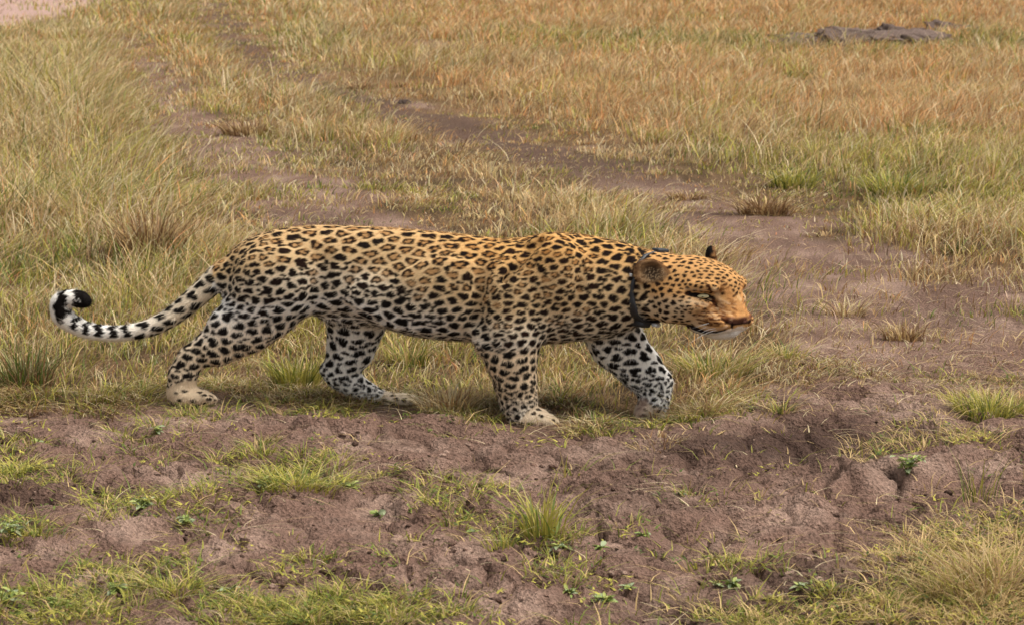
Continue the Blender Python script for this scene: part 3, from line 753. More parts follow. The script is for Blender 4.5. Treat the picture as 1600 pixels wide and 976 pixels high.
def field(Y0, Y1, per_m2, seg, hscale, wpx):
    """tufts and loose blades between two distances"""
    half = lambda y: 0.24*y+0.9
    area = (half(Y0)+half(Y1))*(Y1-Y0); nt = int(area*per_m2/16)
    ty = np.sqrt(rng.uniform(Y0**2, Y1**2, nt)); tx = rng.uniform(-1, 1, nt)*half(ty)
    px, py = project(tx, ty, np.zeros(nt)); n = fbm(tx*1.6, ty*1.6, 3, 4)*1.6
    S = soil_map(px, py, n); isl = island_map(px, py, n)*0
    dens = np.clip((1-S**2)*(0.55+0.45*smooth(-0.4, 0.3, fbm(tx*1.3, ty*1.0, 2, 60)))+0.10*S*(py < 640), 0, 1)
    dens *= 1-0.55*np.exp(-blob(px, py, 640, 165, 240, 36, 9))
    for mx_, my_, ma_, mb_ in ((1355, 66, 125, 16), (1235, 74, 45, 8), (1482, 48, 50, 8), (660, 74, 90, 9)): dens *= 1-0.85*np.exp(-blob(px, py, mx_, my_, ma_, mb_)**2)
    for fx_, fy_, fa_, fb_ in ((1010, 662, 75, 32), (305, 632, 60, 16), (628, 636, 50, 12), (830, 660, 70, 24)): dens *= 1-0.95*np.exp(-blob(px, py, fx_, fy_, fa_, fb_)**2)
    keep = rng.random(nt) < dens; tx, ty, px, py, S = tx[keep], ty[keep], px[keep], py[keep], S[keep]; nt = len(tx)
    cnt = rng.integers(8, 24, nt); ti = np.repeat(np.arange(nt), cnt); nb = len(ti)
    loose = rng.random(nb) < 0.35
    rad = np.where(loose, 0.22, 0.045+0.05*rng.random(nt)[ti])*max(1, Y0/14)
    ang = rng.random(nb)*6.283; rr = np.sqrt(rng.random(nb))*rad
    x = tx[ti]+rr*np.cos(ang)*1.4; y = ty[ti]+rr*np.sin(ang)
    bpx, bpy = px[ti], py[ti]
    tall = 0.15+0.16*smooth(700, 450, bpx)*smooth(460, 330, bpy)*smooth(60, 150, bpy)+0.05*smooth(300, 150, bpy)-0.05*smooth(480, 620, bpy)
    rutd = np.minimum(strip(bpx, bpy+14, RUTS[0]), strip(bpx, bpy+8, RUTS[1]))
    tall = tall*(1-0.45*S[ti])*(1-0.68*smooth(3.6, 1.4, rutd))*(0.72+0.7*smooth(-0.35, 0.45, fbm(tx*0.9, ty*0.55, 2, 63)))[ti]
    h = tall*hscale*rng.uniform(0.45, 1.25, nb)*(0.7+0.6*rng.random(nt)[ti])
    out = np.where(loose, 0.55, 0.75)*rng.uniform(0.15, 1.35, nb)
    la = ang+rng.normal(0, 0.6, nb)
    wind = np.array([0.28, 0.0])
    lean = np.stack([np.cos(la)*out*1.45+wind[0], np.sin(la)*out], 1)
    bend = rng.uniform(0.0, 0.55, nb)
    cls_t = pick(px, py, tx, ty, rng.random(nt))[ti]; cls_b = pick(bpx, bpy, x, y, rng.random(nb))
    cls = np.where(rng.random(nb) < 0.62, cls_t, cls_b)
    col = PAL[cls]*rng.uniform(0.72, 1.22, (nb, 1))*rng.uniform(0.72, 1.2, (nt, 1))[ti]*(1+rng.normal(0, 0.05, (nb, 3)))
    dry = (rng.random(nb) < 0.3)[:, None]
    tip = np.where(dry, G_PALE*rng.uniform(0.8, 1.1, (nb, 1)), col*1.05)
    d = y*CP+CAM_H*SP
    wid = wpx*d/FPX*rng.uniform(0.7, 1.3, nb)
    P = np.stack([x, y, gz(x, y)-0.006], 1)
    return blades(P, h, lean, bend, wid, col, seg, tip)
def join(parts):
    Vs, Fs, Cs, o = [], [], [], 0
    for v, f, c in parts: Vs.append(v); Fs.append(f+o); Cs.append(c); o += len(v)
    return np.concatenate(Vs), np.concatenate(Fs), np.concatenate(Cs)
parts = [field(8.4, 11.5, 2900, 3, 0.80, 1.7), field(11.5, 16, 2000, 3, 0.95, 1.8), field(16, 24, 1250, 2, 1.0, 1.5), field(24, 36, 640, 2, 1.0, 1.55), field(36, 62, 250, 2, 1.05, 1.6)]
def fringe(n0):
    """short blades hanging over the broken edge of the sod"""
    px = rng.uniform(-100, 1700, n0); py = np.interp(px, EDGE[:, 0], EDGE[:, 1])+rng.uniform(-26, 5, n0)
    xy = np.array([on_ground(a, b) for a, b in zip(px, py)]); x, y = xy.T
    k = rng.random(n0) < smooth(-0.45, 0.15, fbm(x*2.5, y*2.5, 3, 66))*np.where(px > 1150, 0.25, 1)
    k &= (blob(px, py, 305, 630, 75, 22) > 1) & (blob(px, py, 625, 634, 60, 16) > 1) & (blob(px, py, 830, 660, 75, 30) > 1) & (blob(px, py, 1010, 664, 75, 24) > 1)
    x, y, px = x[k], y[k], px[k]; cnt = rng.integers(6, 16, len(x)); ti = np.repeat(np.arange(len(x)), cnt); nb = len(ti)
    ang = rng.random(nb)*6.283; r = np.sqrt(rng.random(nb))*0.05; bx, by = x[ti]+1.4*r*np.cos(ang), y[ti]+r*np.sin(ang)
    h = rng.uniform(0.02, 0.075, nb); o = rng.uniform(0.4, 2.0, nb)
    lean = np.stack([np.cos(ang)*o*1.4, np.sin(ang)*o-0.5], 1)
    pal = np.array([G_STRAW, G_BROWN, G_YEL, G_GREEN, G_PALE, G_BROWN*0.7])
    col = pal[np.where(rng.random(nb) < .6, rng.integers(0, 6, len(x))[ti], rng.integers(0, 6, nb))]*rng.uniform(0.65, 1.15, (nb, 1))
    return blades(np.stack([bx, by, gz(bx, by)-0.005], 1), h, lean, rng.uniform(0.1, 0.9, nb), rng.uniform(0.003, 0.005, nb), col, 3)
parts.append(fringe(2600))
def stalks(n0):
    """long thin seed stalks standing above the rest"""
    ty = np.sqrt(rng.uniform(9.3**2, 26**2, n0)); tx = rng.uniform(-1, 1, n0)*(0.24*ty+0.9)
    px, py = project(tx, ty, np.zeros(n0)); S = soil_map(px, py, fbm(tx*1.6, ty*1.6, 3, 4)*1.6)
    k = rng.random(n0) < (1-S)*(0.25+0.75*smooth(-0.1, 0.4, fbm(tx*0.8, ty*0.6, 2, 97)))*(0.35+0.65*smooth(760, 500, px))
    tx, ty, px = tx[k], ty[k], px[k]; n = len(tx)
    h = rng.uniform(0.16, 0.42, n)*np.where(ty < 10.5, 0.6, 1); a = rng.normal(0.2, 1.0, n); o = rng.uniform(0.2, 1.3, n)
    col = np.array([G_PALE, G_PALE*1.05, G_STRAW, G_BROWN])[rng.integers(0, 4, n)]*rng.uniform(0.75, 1.15, (n, 1))
    return blades(np.stack([tx, ty, gz(tx, ty)-0.005], 1), h, np.stack([np.cos(a)*o*1.4, np.sin(a)*o], 1), rng.uniform(0.1, 0.7, n), 1.25*(ty*CP)/FPX*rng.uniform(.8, 1.3, n), col, 4)
parts.append(stalks(9000))
v, f, c = join(parts)
grass = link('grass', build_mesh('grass', v, f, 3, c), M_GRASS, kind='stuff', label='dry straw and green savanna grass covering the ground behind the leopard')
print('TRIS grass', len(f), round(time.time()-T0, 1))
# low growth among the churned soil
def cover(n0):
    px = rng.uniform(-120, 1720, n0); py = rng.uniform(612, 1010, n0)
    xy = np.array([on_ground(a, b) for a, b in zip(px, py)]); x, y = xy.T
    n = fbm(x*5, y*6, 3, 71)*1.5
    g = island_map(px, py, n); g = np.clip(g, 0.02, 1)
    k = rng.random(n0) < g; x, y, px, py = x[k], y[k], px[k], py[k]
    cnt = rng.integers(4, 12, len(x)); ti = np.repeat(np.arange(len(x)), cnt); nb = len(ti)
    ang = rng.random(nb)*6.283; r = np.sqrt(rng.random(nb))*0.035
    bx = x[ti]+r*np.cos(ang)*1.5; by = y[ti]+r*np.sin(ang)
    h = rng.uniform(0.018, 0.062, nb)*(0.6+0.8*rng.random(len(x))[ti])
    out = rng.uniform(0.3, 1.7, nb); lean = np.stack([np.cos(ang)*out*1.4, np.sin(ang)*out], 1)
    t = rng.random((nb, 1)); dryz = (smooth(1000, 1400, px)[ti]*0.5+0.22)
    col = np.where(rng.random((nb, 1)) < dryz[:, None], G_STRAW*rng.uniform(.7, 1.1, (nb, 1)), G_GREEN+(G_YEL-G_GREEN)*t)
    col = col*rng.uniform(0.75, 1.25, (nb, 1))
    P = np.stack([bx, by, gz(bx, by)-0.004], 1)
    return blades(P, h, lean, rng.uniform(0, .5, nb), rng.uniform(0.003, 0.0055, nb), col, 2)
def leaflets(n0):
    px = rng.uniform(-120, 1720, n0); py = rng.uniform(640, 1010, n0)
    xy = np.array([on_ground(a, b) for a, b in zip(px, py)]); x, y = xy.T
    g = island_map(px, py, fbm(x*5, y*6, 3, 71)*1.5)*smooth(-0.3, 0.3, fbm(x*9, y*12, 2, 77))
    k = rng.random(n0) < np.clip(g, 0.02, 1); x, y = x[k], y[k]
    cnt = rng.integers(6, 16, len(x)); ti = np.repeat(np.arange(len(x)), cnt); nb = len(ti)
    ang = rng.random(nb)*6.283; r = np.sqrt(rng.random(nb))*0.04
    bx = x[ti]+r*np.cos(ang)*1.4; by = y[ti]+r*np.sin(ang)
    o = rng.uniform(1.0, 3.5, nb); a2 = rng.random(nb)*6.283; hh = rng.uniform(0.004, 0.012, nb)
    P = np.stack([bx, by, gz(bx, by)+rng.uniform(0.0, 0.045, nb)*(1-r/0.05)], 1)
    col = np.array([G_GREEN, G_YEL, G_YEL*1.15, G_DEEP*1.2])[rng.integers(0, 4, len(x))][ti]*rng.uniform(0.75, 1.2, (nb, 1))
    return blades(P, hh, np.stack([np.cos(a2)*o*1.3, np.sin(a2)*o], 1), rng.uniform(0, .6, nb), rng.uniform(0.005, 0.010, nb), col, 2)
v, f, c = join([cover(17000), leaflets(9000)])
link('ground_cover', build_mesh('ground_cover', v, f, 3, c), M_GRASS, kind='stuff', label='short green growth scattered over the churned soil')
print('cover tris', len(f))
# straw lying flat
def litter(n0):
    px = rng.uniform(-80, 1680, n0); py = rng.uniform(200, 1000, n0)
    xy = np.array([on_ground(a, b) for a, b in zip(px, py)]); x, y = xy.T
    n = fbm(x*1.6, y*1.6, 3, 4)*1.6; S = soil_map(px, py, n)
    dn = S*(0.10+0.9*smooth(700, 600, py))+0.5*np.exp(-blob(px, py, 1450, 900, 220, 90))+0.5*np.exp(-blob(px, py, 1000, 660, 160, 26))
    k = rng.random(n0) < dn; x, y = x[k], y[k]; n = len(x)
    a = rng.normal(0, 0.7, n)+np.pi*(rng.random(n) < 0.5); L_ = rng.uniform(0.05, 0.22, n)
    P = np.stack([x, y, gz(x, y)+0.006], 1)
    h = rng.uniform(0.012, 0.04, n); lean = np.stack([np.cos(a), np.sin(a)], 1)*(L_/h)[:, None]
    col = np.where(rng.random((n, 1)) < 0.6, G_STRAW, G_PALE)*rng.uniform(0.6, 1.15, (n, 1))
    return blades(P, h, lean, rng.uniform(0.4, 1.0, n), rng.uniform(0.0025, 0.005, n)*np.maximum(1, y/10), col, 3)
v, f, c = litter(9000)
link('straw_litter', build_mesh('straw_litter', v, f, 3, c), M_GRASS, kind='stuff', label='loose dry straw lying on the bare soil')

# ------------------------------------------------------------------ single tufts one can point at
PALS = {'green': [G_GREEN, G_YEL, G_YEL*1.1], 'bright': [G_YEL*1.15, G_YEL, G_GREEN*1.2], 'dry': [G_STRAW, G_PALE, G_BROWN], 'brown': [G_BROWN, G_STRAW, G_BROWN*0.8],
        'mixed': [G_YEL, G_STRAW, G_GREEN], 'deep': [G_DEEP, G_GREEN, G_BROWN], 'reed': [G_STRAW*0.85, G_YEL*0.8, G_STRAW, G_BROWN], 'orange': [G_ORANGE, G_STRAW, G_BROWN]}
def tuft(px, py, rpx, hpx, n, pal, label, out=1.0, name='grass_tuft', group='grass tufts', cat='grass tuft', wpx=1.9, droop=0.5):
    x0, y0 = on_ground(px, py); x0, y0 = on_ground(px, py, float(gz([x0], [y0])[0])); z0 = float(gz([x0], [y0])[0])
    m = (y0*CP+CAM_H*SP)/FPX; R = rpx*m; Hh = hpx*m
    a = rng.random(n)*6.283; r = np.sqrt(rng.random(n))*R*0.55
    x = r*np.cos(a)*1.25; y = r*np.sin(a)*0.8
    h = Hh*rng.uniform(0.35, 1.05, n); o = out*rng.uniform(0.1, 1.1, n)
    la = a+rng.normal(0, 0.5, n); lean = np.stack([np.cos(la)*o*1.35, np.sin(la)*o], 1)
    p = np.array(PALS[pal]); col = p[rng.integers(0, len(p), n)]*rng.uniform(0.72, 1.22, (n, 1))
    tip = np.where((rng.random(n) < 0.3)[:, None], G_PALE*0.95, col)
    P = np.stack([x, y, gz(x+x0, y+y0)-z0-0.006], 1)
    v, f, c = blades(P, h, lean, rng.uniform(0, droop, n), wpx*m*rng.uniform(0.7, 1.3, n), col, 3, tip)
    o_ = link(name, build_mesh(name, v, f, 3, c), M_GRASS, label=label, category=cat, group=group); o_.location = (x0, y0, z0)
    return o_
TUFTS = [
 (460, 764, 95, 50, 260, 'bright', 'bushy yellow-green grass clump on the mud below the gap between the hind legs', 1.9),
 (405, 730, 45, 34, 130, 'mixed', 'low sparse yellowish tuft on the mud just left of the bushy green clump', 1.2),
 (848, 856, 46, 125, 80, 'bright', 'green tuft of long broad upright blades fanning right on the mud', 0.75),
 (785, 858, 34, 58, 55, 'bright', 'short bright green tuft touching the long-bladed fan tuft on its left', 0.9),
 (235, 408, 75, 130, 420, 'brown', 'big tall straw-brown clump standing behind the curled tail', 0.8),
 (270, 418, 50, 70, 160, 'deep', 'dark tangled tuft at the foot of the tall brown clump', 1.2),
 (1195, 336, 60, 52, 320, 'brown', 'dark brown bushy tuft on the path above and behind the head', 1.5),
 (1075, 312, 40, 26, 130, 'brown', 'low brown tuft left of the dark bushy tuft on the path', 1.4),
 (42, 612, 60, 110, 330, 'deep', 'dark green tall clump at the left edge below the tail curl', 0.6),
 (462, 604, 55, 78, 300, 'green', 'deep green spiky tuft between the near and far hind legs', 0.75),
 (700, 640, 65, 60, 300, 'dry', 'pale dry clump under the belly behind the near foreleg', 1.2),
 (640, 575, 45, 60, 160, 'mixed', 'greenish tuft just ahead of the far hind leg under the belly', 0.9),
 (908, 668, 48, 24, 130, 'dry', 'flattened tangle of straw between the two front paws', 1.9),
 (1030, 690, 60, 20, 110, 'dry', 'pale wiry tangle of dry stems under the lifted paw', 1.7),
 (1115, 592, 85, 72, 420, 'mixed', 'large green and straw clump under the chin', 1.2),
 (1105, 645, 55, 40, 220, 'dry', 'dry sprawling tuft to the right of the lifted paw', 1.5),
 (1222, 640, 28, 38, 60, 'mixed', 'small spiky tuft alone on the bare soil right of the lifted paw', 1.5),
 (1225, 560, 45, 40, 150, 'mixed', 'low green tuft on the path to the right of the muzzle', 1.3),
 (1545, 645, 80, 52, 420, 'green', 'dense green clump on the bank at the right edge', 1.1),
 (1550, 925, 110, 120, 380, 'reed', 'large arching clump of long dry blades at the lower right corner', 1.6),
 (1475, 950, 70, 60, 220, 'mixed', 'low mixed tuft in front of the large arching dry clump', 1.3),
 (1530, 800, 45, 105, 40, 'mixed', 'thin tall stalks rising behind the large arching dry clump', 0.5),
 (1412, 530, 45, 46, 160, 'brown', 'brown dry tuft in the middle of the bare path', 1.1),
 (1320, 492, 50, 40, 130, 'dry', 'sparse pale straw tuft on the path behind the brown dry tuft', 1.2),
 (1495, 398, 30, 34, 110, 'deep', 'small dark tuft at the far rim of the path on the right', 1.2),
 (562, 140, 28, 18, 110, 'brown', 'dark brown tuft on the far bare patch above the back', 1.3),
 (390, 212, 60, 40, 240, 'brown', 'brownish tuft beside the left wheel rut far behind the rump', 1.1),
 (960, 362, 70, 50, 240, 'mixed', 'yellow-green tuft just behind the shoulder blades', 1.0),
 (1060, 388, 40, 26, 110, 'bright', 'short green tuft behind the ears', 1.1),
 (480, 964, 80, 36, 170, 'bright', 'bright yellow-green mat of grass at the bottom edge left of the middle', 1.9),
 (610, 962, 80, 32, 140, 'green', 'green grass mat at the bottom edge right of the bright yellow-green one', 1.9),
 (280, 925, 60, 52, 150, 'bright', 'yellowish tuft near the bottom edge on the left', 1.9),
 (25, 738, 50, 34, 160, 'bright', 'short bright tuft at the left edge on the mud', 1.9),
 (10, 695, 30, 28, 90, 'green', 'small green tuft at the left edge just below the grassy bank', 1.2),
 (1300, 955, 45, 36, 110, 'bright', 'small bright green tuft at the bottom edge right of the middle', 1.2),
 (590, 748, 26, 22, 40, 'mixed', 'tiny sparse tuft on the mud right of the bushy clump', 1.4),
 (372, 838, 20, 20, 26, 'green', 'tiny green tuft alone on the mud at the lower left', 1.3),
 (695, 48, 20, 26, 60, 'dry', 'pale seeding tuft standing in the far orange field', 0.5),
 (1240, 290, 55, 44, 240, 'green', 'green tuft at the far right rim of the path', 1.0),
 (1400, 310, 70, 54, 280, 'bright', 'bright yellow-green clump in the field on the right', 1.0),
 (880, 745, 12, 70, 4, 'mixed', 'thin bent stems rising from the mud below the near forepaw', 0.5),
 (340, 600, 35, 30, 70, 'mixed', 'low tuft just ahead of the near hind foot', 1.3),
]
for t in TUFTS:
    tuft(*t[:7], out=t[7], wpx=3.4 if 'broad upright' in t[6] else 1.9)

# ------------------------------------------------------------------ leafy weeds
def leaf_mesh(name, L_, Wd, cup, col):
    us = np.linspace(0, 1, 5); V = []; Cc = []
    for u in us:
        w = Wd*0.5*math.sin(math.pi*min(u*0.93+0.05, 1))**0.8
        z = -cup*L_*u*u
        for s in (-1, 0, 1): V.append((u*L_, s*w, z+abs(s)*w*0.35)); Cc.append(col*(1.12 if s == 0 else 1.0))
    F = []
    for a in range(4):
        for b in range(2): F.append((a*3+b, a*3+b+1, a*3+b+4, a*3+b+3))
    return build_mesh(name, np.array(V), np.array(F), 4, np.array(Cc), True)
LEAFS = [leaf_mesh('leaf', 0.025, 0.014, 0.35, srgb(132, 146, 74)), leaf_mesh('leaf', 0.022, 0.012, 0.2, srgb(160, 166, 90)), leaf_mesh('leaf', 0.026, 0.016, 0.45, srgb(150, 160, 120))]
for m_ in LEAFS: m_.materials.append(M_LEAF)
def weed(px, py, h, n, label, flat=False, scale=1.0):
    n = int(n*2); h *= 0.85
    x0, y0 = on_ground(px, py); z0 = float(gz([x0], [y0])[0]); x0, y0 = on_ground(px, py, z0)
    root = bpy.data.objects.new('weed', None); COL.objects.link(root); root.location = (x0, y0, float(gz([x0], [y0])[0])-0.003)
    root['label'] = label; root['category'] = 'weed'; root['group'] = 'leafy weeds'; root.empty_display_size = 0.05
    ns = max(2, n//4); a = rng.random(ns)*6.283; o = rng.uniform(0.2, 0.9, ns)
    lean = np.stack([np.cos(a)*o*1.3, np.sin(a)*o], 1); hh = h*rng.uniform(0.7, 1.0, ns)
    v, f, c = blades(np.zeros((ns, 3)), hh, lean, np.zeros(ns), np.full(ns, 0.005), np.tile(srgb(110, 116, 60), (ns, 1)), 3)
    link('stem', build_mesh('stem', v, f, 3, c), M_LEAF, root)
    for k in range(n):
        s = k % ns; t = rng.uniform(0.35, 1.0) if not flat else rng.uniform(0.0, 0.6)
        p = np.array([lean[s, 0]*hh[s]*t**1.7, lean[s, 1]*hh[s]*t**1.7, hh[s]*t])
        l_ = bpy.data.objects.new('leaf', LEAFS[rng.integers(0, 3)]); COL.objects.link(l_); l_.parent = root
        l_.location = p; l_.rotation_euler = (rng.normal(0, 0.35), rng.uniform(-0.75, 0.15), rng.random()*6.283)
        q = scale*rng.uniform(0.65, 1.15); l_.scale = (q*1.25, q, q)
WEEDS = [(1418, 728, 0.10, 30, 'leafy green weed growing in the dark hollow on the right', False, 1.0),
 (1388, 722, 0.035, 9, 'small leafy weed at the left foot of the hollow weed', True, 0.9),
 (1145, 908, 0.045, 16, 'low bright weed on a clod near the bottom right of the middle', True, 0.9),
 (1120, 915, 0.03, 7, 'little weed seedling touching the low bright weed', True, 0.7),
 (592, 812, 0.025, 9, 'flat pale-leaved weed on the mud left of the fan tuft', True, 1.0),
 (640, 815, 0.02, 6, 'tiny flat weed right of the flat pale-leaved one', True, 0.8),
 (548, 760, 0.035, 7, 'bluish-leaved weed at the right foot of the bushy clump', True, 1.3),
 (410, 762, 0.03, 8, 'weed with rounded leaves at the left foot of the bushy clump', True, 1.0),
 (875, 858, 0.02, 10, 'flat broad-leaved weed at the foot of the fan tuft', True, 1.1),
 (940, 862, 0.02, 6, 'flat pale weed right of the fan tuft on the mud', True, 1.0),
 (1005, 833, 0.025, 9, 'small weed on the mud right of the fan tuft and farther back', True, 0.9),
 (985, 918, 0.02, 6, 'small pale weed in a crack near the bottom middle', True, 1.0),
 (890, 938, 0.03, 10, 'weed with yellowish stems at the bottom middle', True, 0.8),
 (945, 962, 0.025, 9, 'bottom-edge weed of rounded leaves in the middle', True, 1.1),
 (225, 795, 0.045, 26, 'spreading leafy weed on the mud at left', False, 0.8),
 (290, 800, 0.035, 16, 'spreading weed touching the larger one on its right side', True, 0.8),
 (60, 700, 0.03, 7, 'weed beside the small green tuft at the left edge', True, 0.8),
 (20, 838, 0.07, 24, 'dark leafy weed in a hole at the left edge', False, 0.9),
 (90, 945, 0.035, 16, 'broad-leaved weed at the lower left', True, 1.2),
 (180, 935, 0.03, 12, 'broad-leaved weed right of the lower-left one', True, 1.1),
 (10, 935, 0.05, 14, 'grey-green weed in the lower left corner', False, 1.1),
 (358, 902, 0.02, 6, 'lone rosette of pale leaves on bare mud at the lower left', True, 1.3),
 (740, 830, 0.02, 5, 'whitish weed left of the short bright tuft', True, 1.0),
 (1520, 738, 0.02, 8, 'flat weed on the bank lip at the right', True, 1.0),
 (245, 690, 0.05, 14, 'pale yellowish weed on the mud below the near hind foot', False, 0.7),
 (1250, 945, 0.03, 8, 'pale weed left of the small bright tuft at the bottom edge', True, 0.9),
 (1065, 785, 0.02, 6, 'tiny weed by the crack in the mud right of the middle', True, 0.8)]
for w_ in WEEDS: weed(*w_)

# ------------------------------------------------------------------ clods, stone, mounds
def lump(name, seed, sub_=2, sq=(1.3, 1.0, 0.6), rough=0.3, col=SOILA):
    import bmesh
    bm = bmesh.new(); bmesh.ops.create_icosphere(bm, subdivisions=sub_, radius=1.0)
    V = np.array([v.co[:] for v in bm.verts]); bm.verts.index_update(); F = np.array([[v.index for v in f_.verts] for f_ in bm.faces]); bm.free()
    d = 1+rough*fbm(V[:, 0]*1.7+V[:, 2], V[:, 1]*1.7-V[:, 2], 3, seed)*1.6
    if sub_ > 3: d = d*(1+0.22*fbm(V[:, 0]*9+V[:, 2]*5, V[:, 1]*9-V[:, 2]*7, 3, seed+1))
    V = V*d[:, None]*np.array(sq)
    return build_mesh(name, V, F, 3, np.tile(col, (len(V), 1))*rng.uniform(0.85, 1.15, (len(V), 1)), False)
def crumbs(n0):
    px = rng.uniform(-60, 1660, n0); py = rng.uniform(640, 1000, n0)
    xy = np.array([on_ground(a, b) for a, b in zip(px, py)]); x, y = xy.T
    k = rng.random(n0) < smooth(-0.2, 0.4, fbm(x*3, y*4, 3, 90))
    for f_ in FEET: k &= np.hypot((x-f_[0])/1.4, y-f_[1]) > 0.13
    x, y = x[k], y[k]; z = gz(x, y); n = len(x)
    protos = [lump('soil_crumbs', 80+j, 1, (1.35, 1.0, 0.7), 0.6) for j in range(4)]
    Vp = []; Fp = None
    for m_ in protos:
        a_ = np.zeros(len(m_.vertices)*3, np.float32); m_.vertices.foreach_get('co', a_); Vp.append(a_.reshape(-1, 3))
    Fp = np.array([list(p_.vertices) for p_ in protos[0].polygons])
    for m_ in protos: bpy.data.meshes.remove(m_)
    Vp = np.array(Vp); q = rng.integers(0, 4, n); r = np.clip(rng.lognormal(-5.05, 0.5, n), 0.003, 0.020); th = rng.random(n)*6.283
    V = Vp[q]*r[:, None, None]; c_, s_ = np.cos(th)[:, None], np.sin(th)[:, None]
    V = np.stack([V[..., 0]*c_-V[..., 1]*s_+x[:, None], V[..., 0]*s_+V[..., 1]*c_+y[:, None], V[..., 2]+z[:, None]+r[:, None]*0.05], -1)
    m = V.shape[1]; F = (np.arange(n)*m)[:, None, None]+Fp[None]
    pc = np.array([SOILA, SOILB, SOILC, SOILC])[rng.integers(0, 4, n)]*rng.uniform(0.8, 1.1, (n, 1))
    return V.reshape(-1, 3), F.reshape(-1, 3), np.repeat(pc, m, 0)
v, f, c = crumbs(3200)
link('soil_crumbs', build_mesh('soil_crumbs', v, f, 3, c), M_SOIL, kind='stuff', label='crumbs of dry reddish-brown soil strewn over the churned mud')
def mound(px, py, wpx, hpx, label, seed, col):
    x, y = on_ground(px, py); m = (y*CP+CAM_H*SP)/FPX
    me = lump('dirt_mound', seed, 5, (wpx*m/2, wpx*m*0.35, hpx*m), 0.5, col)
    o = link('dirt_mound', me, M_SOIL, label=label, category='dirt mound', group='dirt mounds'); o.location = (x, y, float(gz([x], [y])[0])-hpx*m*0.15)
MC = srgb(122, 104, 94)
mound(1350, 67, 210, 22, 'broad low mound of grey-brown earth in the far right field', 91, MC)
mound(1235, 78, 80, 17, 'small earth heap left of the broad mound', 92, MC)
mound(1482, 52, 90, 17, 'flat dark earth heap right of the broad mound', 93, MC*0.8)
mound(1425, 68, 120, 17, 'low grassy earth heap joined to the right end of the broad mound', 95, MC)
mound(1298, 74, 90, 20, 'ragged earth heap at the left end of the broad mound', 96, MC*0.9)
mound(1392, 60, 64, 22, 'steeper earth heap rising from the middle of the broad mound', 97, MC*0.85)
mound(632, 165, 22, 7, 'small dark stone-like lump on the bare patch far behind the back', 94, MC*0.6)

# ------------------------------------------------------------------ the leopard's objects
root = bpy.data.objects.new('leopard', None); COL.objects.link(root)
root.location = (float(to_world(T(600, 640, -10))[0]), YL, 0.0)
root['label'] = 'spotted leopard with a black collar walking right across the grass edge'; root['category'] = 'leopard'
OFF = np.array(root.location)
body = link('body', build_mesh('body', to_world(BV)-OFF, BQ, 4, COAT, True), M_BODY, root)
# short fur lying along the body
tri_c = BV[BQ].mean(1); n_ = np.cross(BV[BQ[:, 2]]-BV[BQ[:, 0]], BV[BQ[:, 3]]-BV[BQ[:, 1]]); ar = np.linalg.norm(n_, axis=1)
NF = 190000
fi = rng.choice(len(BQ), NF, p=ar/ar.sum()); wts = rng.dirichlet((1, 1, 1, 1), NF)
fp = (BV[BQ[fi]]*wts[..., None]).sum(1); fnm = (BN[BQ[fi]]*wts[..., None]).sum(1); fnm /= np.linalg.norm(fnm, axis=1, keepdims=True)+1e-9
fc = (COAT[BQ[fi]]*wts[..., None]).sum(1)
flow = np.tile(np.array([-0.9, 0.45, 0.0]), (NF, 1))
rl = (rel[BQ[fi[:]][:, 0]]); leg = rl > 1.02
flow[leg] = (-0.25, 1.0, 0)
tl = tail[BQ[fi][:, 0]]
TP = np.array([L(*p)[:3] for p in TAIL]); k_ = np.argmin(((fp[tl][:, None]-TP[None])**2).sum(2), 1); tg = np.gradient(TP, axis=0); flow[tl] = tg[k_]
hm = headm[BQ[fi][:, 0]] > 0.5
flow[hm] = fp[hm]-hp(84, 0, -36)
flow -= fnm*(flow*fnm).sum(1, keepdims=True); flow /= np.linalg.norm(flow, axis=1, keepdims=True)+1e-6
flow += rng.normal(0, 0.26, (NF, 3))
ln = rng.uniform(1.9, 4.0, NF)*np.where(tl, 1.35, 1.0)*np.where(hm, 0.55, 1.0)*np.where((rl > 0.9) & (rl < 1.1), 1.3, 1.0)
lift = rng.uniform(0.10, 0.55, NF)
longh = rng.random(NF) < 0.14; ln = np.where(longh & ~hm, ln*1.9, ln); lift = np.where(longh, lift+0.25, lift)
tipp = fp+flow*ln[:, None]+fnm*(ln*lift)[:, None]
sd_ = np.cross(flow, fnm); sd_ /= np.linalg.norm(sd_, axis=1, keepdims=True)+1e-6
wd_ = rng.uniform(0.28, 0.5, NF)[:, None]
FVt = np.stack([fp-sd_*wd_-fnm*0.3, fp+sd_*wd_-fnm*0.3, tipp], 1).reshape(-1, 3)
fcol = np.repeat(fc*rng.uniform(0.84, 1.2, (NF, 1)), 3, 0)
link('fur', build_mesh('fur', to_world(FVt)-OFF, np.arange(3*NF), 3, np.clip(fcol, 0.004, 0.9)), M_FUR, root, kind='stuff')
